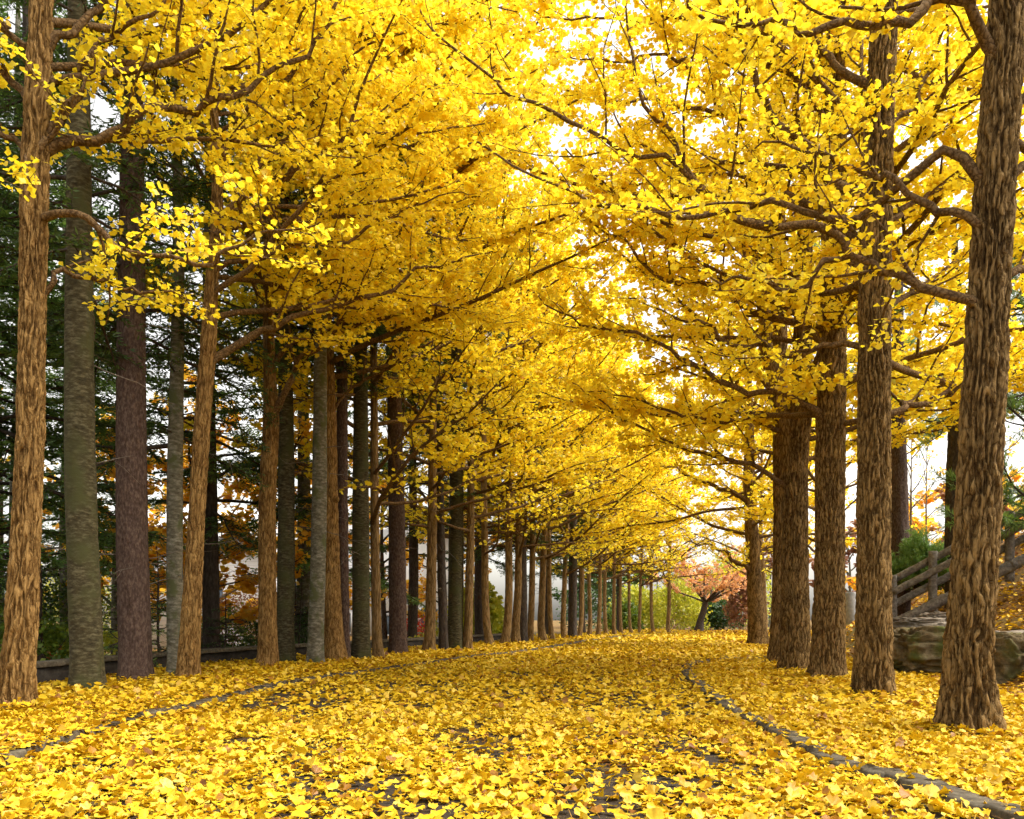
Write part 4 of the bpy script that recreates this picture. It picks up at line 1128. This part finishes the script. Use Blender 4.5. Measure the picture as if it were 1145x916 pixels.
# ------------------------------------------------------------------ houses beyond the garden
def house(root, w, d, h, rh, wallm, wins, rz=0):
    mb = MB(); mb.box((0, 0, h / 2 - .3), (w, d, h + .6))
    # gable triangles
    for s in (-1, 1):
        mb.add([(s * (w / 2 - .001), -d / 2, h), (s * (w / 2 - .001), d / 2, h), (s * (w / 2 - .001), 0, h + rh)], np.array([[0, 1, 2]] if s > 0 else [[1, 0, 2]]))
    mb.obj('wall', M[wallm], root)
    rf = MB(); e = .45; t = .12
    for s in (-1, 1):
        sl = rh / (d / 2)
        y0, z0 = s * (d / 2 + e), h - e * sl
        vv = [(-w / 2 - e, y0, z0 + .004), (w / 2 + e, y0, z0 + .004), (w / 2 + e, 0, h + rh + .004), (-w / 2 - e, 0, h + rh + .004)]
        vv += [(a, b2, c + t) for a, b2, c in vv]
        rf.add(vv, np.array([[0, 1, 2, 3], [4, 5, 6, 7], [0, 1, 5, 4], [1, 2, 6, 5], [3, 0, 4, 7]]))
    rf.obj('roof', M['roof'], root)
    for (x, z, ww, wh) in wins:
        f = MB()
        y = -d / 2 - .03
        for (cx, cz, sx, sz) in ((x - ww / 2, z, .08, wh + .08), (x + ww / 2, z, .08, wh + .08), (x, z - wh / 2, ww - .08, .08), (x, z + wh / 2, ww - .08, .08), (x, z, .05, wh - .08)):
            f.box((cx, y, cz), (sx, .06 if sx != .05 else .05, sz))
        fo = f.obj('window', M['trim'], root)
        MB().box((x, y + .012, z), (ww - .082, .03, wh - .082)).obj('pane', M['glass'], fo)


rt = thing('house', 'white clapboard house beyond the garden, seen beside the thin pale fir', 'house', (-12.9, 33, -.3))
house(rt, 6.0, 7, 4.4, 1.2, 'siding', [(.9, 1.9, .7, .9), (-2.0, 1.7, .8, 1.0)]); rt.rotation_euler = (0, 0, .25)
rt = thing('house', 'white plastered building with small windows, seen round the thin leaning ginkgo', 'house', (-6.6, 42, -.3))
house(rt, 7.5, 7, 5.6, 1.0, 'plaster', [(-2.4, 3.0, .8, 1.0), (-.6, 3.0, .8, 1.0), (1.4, 2.4, .8, 1.1), (-1.6, 1.0, .9, 1.0), (.9, .9, .8, 1.0), (2.6, 1.1, .9, 1.2)])
# a pale sheet over a garden frame
rt = thing('garden_tent', 'low pale sheet over a garden frame, beyond the low wall', 'tent', (-8.9, 24.0, -.28))
nx_, ny_ = 15, 9
U, Vv = np.meshgrid(np.linspace(0, 1, nx_), np.linspace(0, 1, ny_))
zz = 1.55 * (1 - U) ** .8 * (1 - .55 * np.abs(Vv - .5) * 2) + .05 + .05 * np.sin(U * 11 + Vv * 6)
vv = np.stack([-.6 + U * 2.0, -.8 + Vv * 1.6, zz], -1).reshape(-1, 3)
i, j = np.meshgrid(np.arange(ny_ - 1), np.arange(nx_ - 1), indexing='ij')
MB().add(vv, np.stack([i * nx_ + j, i * nx_ + j + 1, (i + 1) * nx_ + j + 1, (i + 1) * nx_ + j], -1).reshape(-1, 4)).obj('sheet', M['tarp'], rt, True)
for xx, yy, hh in ((-.55, -.7, .7), (-.55, .7, .7), (-.55, 0, 1.5)):
    mbp = MB(); tubes(mbp, np.array([(xx, yy, 0), (xx, yy, hh * .5), (xx, yy, hh)]), np.full(3, .02), 6, cap=True); mbp.obj('pole', M['post'], rt)

# ------------------------------------------------------------------ bank on the right: rocks, log rail, shrubs, pines
def boulder(name, lab, c, s, mat, seed, rz=0, grp='boulders at the foot of the bank'):
    r = np.random.default_rng(seed)
    n, m = 70, 96
    th = np.linspace(.001, np.pi - .001, n); ph = np.arange(m) / m * 2 * np.pi
    TH, PH = np.meshgrid(th, ph, indexing='ij')
    d = np.stack([np.sin(TH) * np.cos(PH), np.sin(TH) * np.sin(PH), np.cos(TH)], -1)
    p = np.sign(d) * np.abs(d) ** .62
    k = 1 + .38 * (fbm(d[..., 0] * 1.7 + seed, d[..., 1] * 1.7, d[..., 2] * 1.7, seed, 3) - .5) * 2 + .22 * (fbm(d[..., 0] * 5, d[..., 1] * 5, d[..., 2] * 8, seed + 3, 4) - .5) * 2
    V = p * k[..., None] * np.array(s) * .5
    ca, sa = math.cos(rz), math.sin(rz)
    V = np.stack([V[..., 0] * ca - V[..., 1] * sa, V[..., 0] * sa + V[..., 1] * ca, V[..., 2]], -1).reshape(-1, 3)
    i, j = np.meshgrid(np.arange(n - 1), np.arange(m), indexing='ij')
    q = np.stack([i * m + j, (i + 1) * m + j, (i + 1) * m + (j + 1) % m, i * m + (j + 1) % m], -1).reshape(-1, 4)
    o = MB().add(V, q).obj(name, M[mat], None, True)
    o.location = c
    return tag(o, lab, 'rock', grp)


def on_bank(px, py, Y, dz=0):
    p = W(px, py, Y); return (p[0], p[1], p[2] + dz)


boulder('boulder', 'large mossy boulder between the second and the first right-hand trunk', on_bank(1030, 728, 13.2), (1.1, .9, .76), 'rock', 3)
boulder('boulder', 'mossy boulder at the picture edge, past the largest trunk', on_bank(1138, 748, 11.0), (1.0, .9, .95), 'rock', 5, .4)
boulder('boulder', 'flat pale rock lying on the large mossy boulder', on_bank(1022, 699, 14.0), (.95, .7, .26), 'rock2', 8, .3)
boulder('boulder', 'pale ledge rock above the mossy boulder at the picture edge', on_bank(1125, 716, 12.0), (1.1, .7, .30), 'rock2', 9, -.2)
boulder('boulder', 'small grey rock under the log rail, beside the flat pale rock', on_bank(1050, 694, 14.4), (.6, .6, .3), 'rock2', 12)

# log rail fence climbing the bank: bays of posts with three logs
fence = thing('log_fence', 'weathered grey log rail fence climbing the bank beside the steps', 'fence', (0, 0, 0))
A0, A1 = W(990, 700, 16.6), W(1300, 545, 14.6)
def fp(t, dz=0): return A0 + (A1 - A0) * t + np.array([0, 0, dz])
def log(P0, P1, rad, seed, mat='log', name='rail', n=14, sides=14):
    r = np.random.default_rng(seed); t = np.linspace(0, 1, n)[:, None]
    P = P0 + (P1 - P0) * t; P = P + r.normal(0, .0025, P.shape)
    mb_ = MB(); tubes(mb_, P, rad * (1 + .02 * r.normal(0, 1, n)), sides, cap=True)
    return mb_.obj(name, M[mat], fence, False)
tp = [.03, .19, .34, .48, .64, .80, .98]
for k in range(len(tp)):
    tall = k % 2 == 1 or True
    log(fp(tp[k], -.35), fp(tp[k], .98 + .06 * (k % 2)), .085, 800 + k, name='post')
    if k % 2 == 1: log(fp(tp[k] + .012, -.3) + np.array([.05, .2, 0]), fp(tp[k] + .012, .74) + np.array([.05, .2, 0]), .07, 820 + k, name='post')
for k in range(len(tp) - 1):
    a, c = tp[k] - .012, tp[k + 1] + .012
    log(fp(a, .86) + np.array([0, .10, 0]), fp(c, .86) + np.array([0, .10, 0]), .075, 840 + k)
    log(fp(a, .65) + np.array([0, -.12, 0]), fp(c, .65) + np.array([0, -.12, 0]), .075, 850 + k)
    log(fp(a, .34) + np.array([0, .10, 0]), fp(c, .34) + np.array([0, .10, 0]), .075, 860 + k)
    log(fp(a, -.02) + np.array([0, -.14, 0]), fp(c, -.02) + np.array([0, -.14, 0]), .11, 870 + k)

# short grey post by the third trunk
rt = thing('grey_post', 'short grey round post between the second and third right-hand trunks', 'post', tuple(G(951, 717)))
mbp = MB(); hh = 55 / F * G(951, 717)[1]; rd = .2
tubes(mbp, np.array([(0, 0, -.1), (0, 0, hh * .5), (0, 0, hh - .03), (0, 0, hh)]), np.array([rd, rd, rd, rd * .9]), 20, cap=True); mbp.obj('post_body', M['post'], rt)

# evergreen bush and pines on the bank
Xb, Yb = (1035 - CX) / F * 18.5, 18.5
rt = thing('shrub', 'dense evergreen bush behind the log rail', 'shrub', (Xb, Yb, W(1035, 655, 18.5)[2] - .1), 'garden shrubs')
r = np.random.default_rng(901)
wd, nd = MB(), MB()
nst = 120
az = r.random(nst) * 6.28; e = r.uniform(.1, 1.45, nst)
B = grow(np.zeros((nst, 3)) + r.normal(0, .12, (nst, 3)) * np.array([1, 1, 0]), np.stack([np.cos(az) * np.cos(e), np.sin(az) * np.cos(e), np.sin(e)], 1), r.uniform(.8, 1.35, nst), 5, .12, .05, r)
tubes(wd, B, .012 * np.linspace(1, .3, 6)[None] * np.ones((nst, 1)), 4)
p, tn, k, t = along(B, .035, .35, r)
B2 = grow(p, unit(tn + r.normal(0, .6, tn.shape) + np.array([0, 0, .5])), r.uniform(.12, .30, len(p)), 3, .1, .08, r)
a, b_, _, _ = along(B2, .011, 0, r)
needles(nd, a, b_, r, .085, .018, .6, flat=1.5)
wd.obj('stems', M['bark_dark'], rt); nd.obj('foliage', M['needle2'], rt)


def pine(root, r, height, rad, hb, bark, blen=2.2, n=16):
    tz = np.array([-.5, .4, height * .3, height * .6, height]); tr = rad * np.array([1.15, 1, .88, .7, .2])
    sw = np.cumsum(r.normal(0, .06, (5, 2)), axis=0); sw[0] = 0
    T = np.c_[sw, tz]
    trunk_mesh(T, tr, 40, int(height / .06), r, .022, 14, 5, seed=int(r.integers(99)), flare=.2).obj('trunk', M[bark], root, True)
    wd, nd = MB(), MB()
    z = r.uniform(hb, height, n); az = r.random(n) * 6.28
    S = np.stack([np.interp(z, tz, T[:, 0]), np.interp(z, tz, T[:, 1]), z], 1)
    B = grow(S, np.stack([np.cos(az), np.sin(az), r.normal(.1, .2, n)], 1), blen * r.uniform(.6, 1.2, n), 9, .16, -.01, r)
    tubes(wd, B, .03 * np.linspace(1, .2, 10)[None] * np.ones((n, 1)), 6)
    p, tn, k, t = along(B, .075, .25, r)
    B2 = grow(p, unit(tn + r.normal(0, .7, tn.shape)), r.uniform(.2, .6, len(p)), 4, .15, .04, r)
    tubes(wd, B2, .007 * np.linspace(1, .4, 5)[None] * np.ones((len(p), 1)), 4)
    a, b_, _, _ = along(B2, .006, .2, r)
    needles(nd, a, b_, r, .13, .013, .6, flat=2.0)
    wd.obj('branches', M['bark_dark'], root); nd.obj('crown', M['needle2'], root)


Y = 19.5
rt = thing('pine_tree', 'grey scaly pine trunk behind the log rail, next to the evergreen bush', 'tree', (W(1002, 680, Y)[0], Y, W(1002, 680, Y)[2]), 'pines on the bank')
pine(rt, np.random.default_rng(910), 9, 11 / F * Y, 5.2, 'bark_mauve')
Y = 17.6
rt = thing('pine_tree', 'dark pine trunk right behind the largest ginkgo trunk', 'tree', (W(1061, 690, Y)[0], Y, W(1061, 690, Y)[2] - .2), 'pines on the bank')
pine(rt, np.random.default_rng(911), 9, 11 / F * Y, 4.0, 'bark_dark')
Y = 15.2
rt = thing('pine_tree', 'pine with drooping green sprays at the picture edge, past the log rail', 'tree', (W(1172, 620, Y)[0], Y, W(1172, 620, Y)[2] - .3), 'pines on the bank')
pine(rt, np.random.default_rng(912), 8, .12, .7, 'bark_dark', 2.0, 46)
# thin half-bare trees on top of the bank
for k, (px, Y, hh, lab) in enumerate([(1022, 30, 8, 'half-bare pale tree seen past the grey scaly pine'), (1040, 36, 9, 'half-bare tree with a few rusty leaves above the evergreen bush'),
                                      (1125, 28, 8, 'half-bare tree above the log rail at the picture edge'), (975, 40, 9, 'half-bare tree hidden partly by the second right-hand trunk')]):
    X = (px - CX) / F * Y
    rt = thing('bare_tree', lab, 'tree', (X, Y, .3), 'half-bare trees beyond the bank')
    broadleaf(rt, np.random.default_rng(930 + k), hh, 2.8, 1.5, 'orange', 'dead', size=.12, spacing=.30, per=1.6, n=16, rad=.07)

# ------------------------------------------------------------------ light, sky, camera
w = bpy.data.worlds.new('World'); SC.world = w; w.use_nodes = True
nt = w.node_tree; nt.nodes.clear()
EL, AZ = math.radians(58), math.radians(95)         # sun high, behind the camera to the right; AZ clockwise from +Y
sky = nt.nodes.new('ShaderNodeTexSky'); sky.sky_type = 'NISHITA'; sky.sun_disc = False
sky.sun_elevation = EL; sky.sun_rotation = AZ; sky.air_density = 1.0; sky.dust_density = 4.0; sky.ozone_density = 1.0
hs = nt.nodes.new('ShaderNodeHueSaturation'); hs.inputs['Saturation'].default_value = .22
bg = nt.nodes.new('ShaderNodeBackground'); bg.inputs['Strength'].default_value = .15
out = nt.nodes.new('ShaderNodeOutputWorld')
nt.links.new(sky.outputs[0], hs.inputs['Color']); tm = nt.nodes.new('ShaderNodeMix'); tm.data_type = 'RGBA'; tm.blend_type = 'MULTIPLY'; tm.inputs[0].default_value = 1; tm.inputs[7].default_value = (1.05, 1.0, .91, 1)
nt.links.new(hs.outputs[0], tm.inputs[6]); nt.links.new(tm.outputs[2], bg.inputs['Color']); nt.links.new(bg.outputs[0], out.inputs[0])

sl = bpy.data.lights.new('sun', 'SUN'); sl.energy = 1.2; sl.angle = math.radians(35); sl.color = (1, .94, .84)
so = bpy.data.objects.new('sun', sl); COL.objects.link(so)
from mathutils import Vector
sd = Vector((math.sin(AZ) * math.cos(EL), math.cos(AZ) * math.cos(EL), math.sin(EL)))
so.rotation_euler = sd.to_track_quat('Z', 'Y').to_euler()
so.location = (0, 0, 30)

cam = bpy.data.cameras.new('camera'); co = bpy.data.objects.new('camera', cam); COL.objects.link(co)
co.location = (0, 0, H); co.rotation_euler = (math.pi / 2, 0, 0)
cam.sensor_width = 36; cam.sensor_fit = 'HORIZONTAL'; cam.lens = F / 1145 * 36
cam.shift_y = (YH - 458) / 1145
cam.clip_start = .05; cam.clip_end = 2000
SC.camera = co

SC.view_settings.view_transform = 'Standard'; SC.view_settings.look = 'None'; SC.view_settings.gamma = 1
SC.view_settings.use_curve_mapping = False
SC.view_settings.exposure = 1.58
SC.render.engine = 'CYCLES'
cy = SC.cycles
cy.max_bounces = 14; cy.diffuse_bounces = 8; cy.transmission_bounces = 10; cy.glossy_bounces = 2; cy.transparent_max_bounces = 8
cy.use_adaptive_sampling = True; cy.adaptive_threshold = .02
cy.use_denoising = True
try:
    cy.denoiser = 'OPENIMAGEDENOISE'; cy.denoising_input_passes = 'RGB_ALBEDO_NORMAL'; cy.denoising_prefilter = 'ACCURATE'
except Exception:
    pass
cy.caustics_reflective = False; cy.caustics_refractive = False
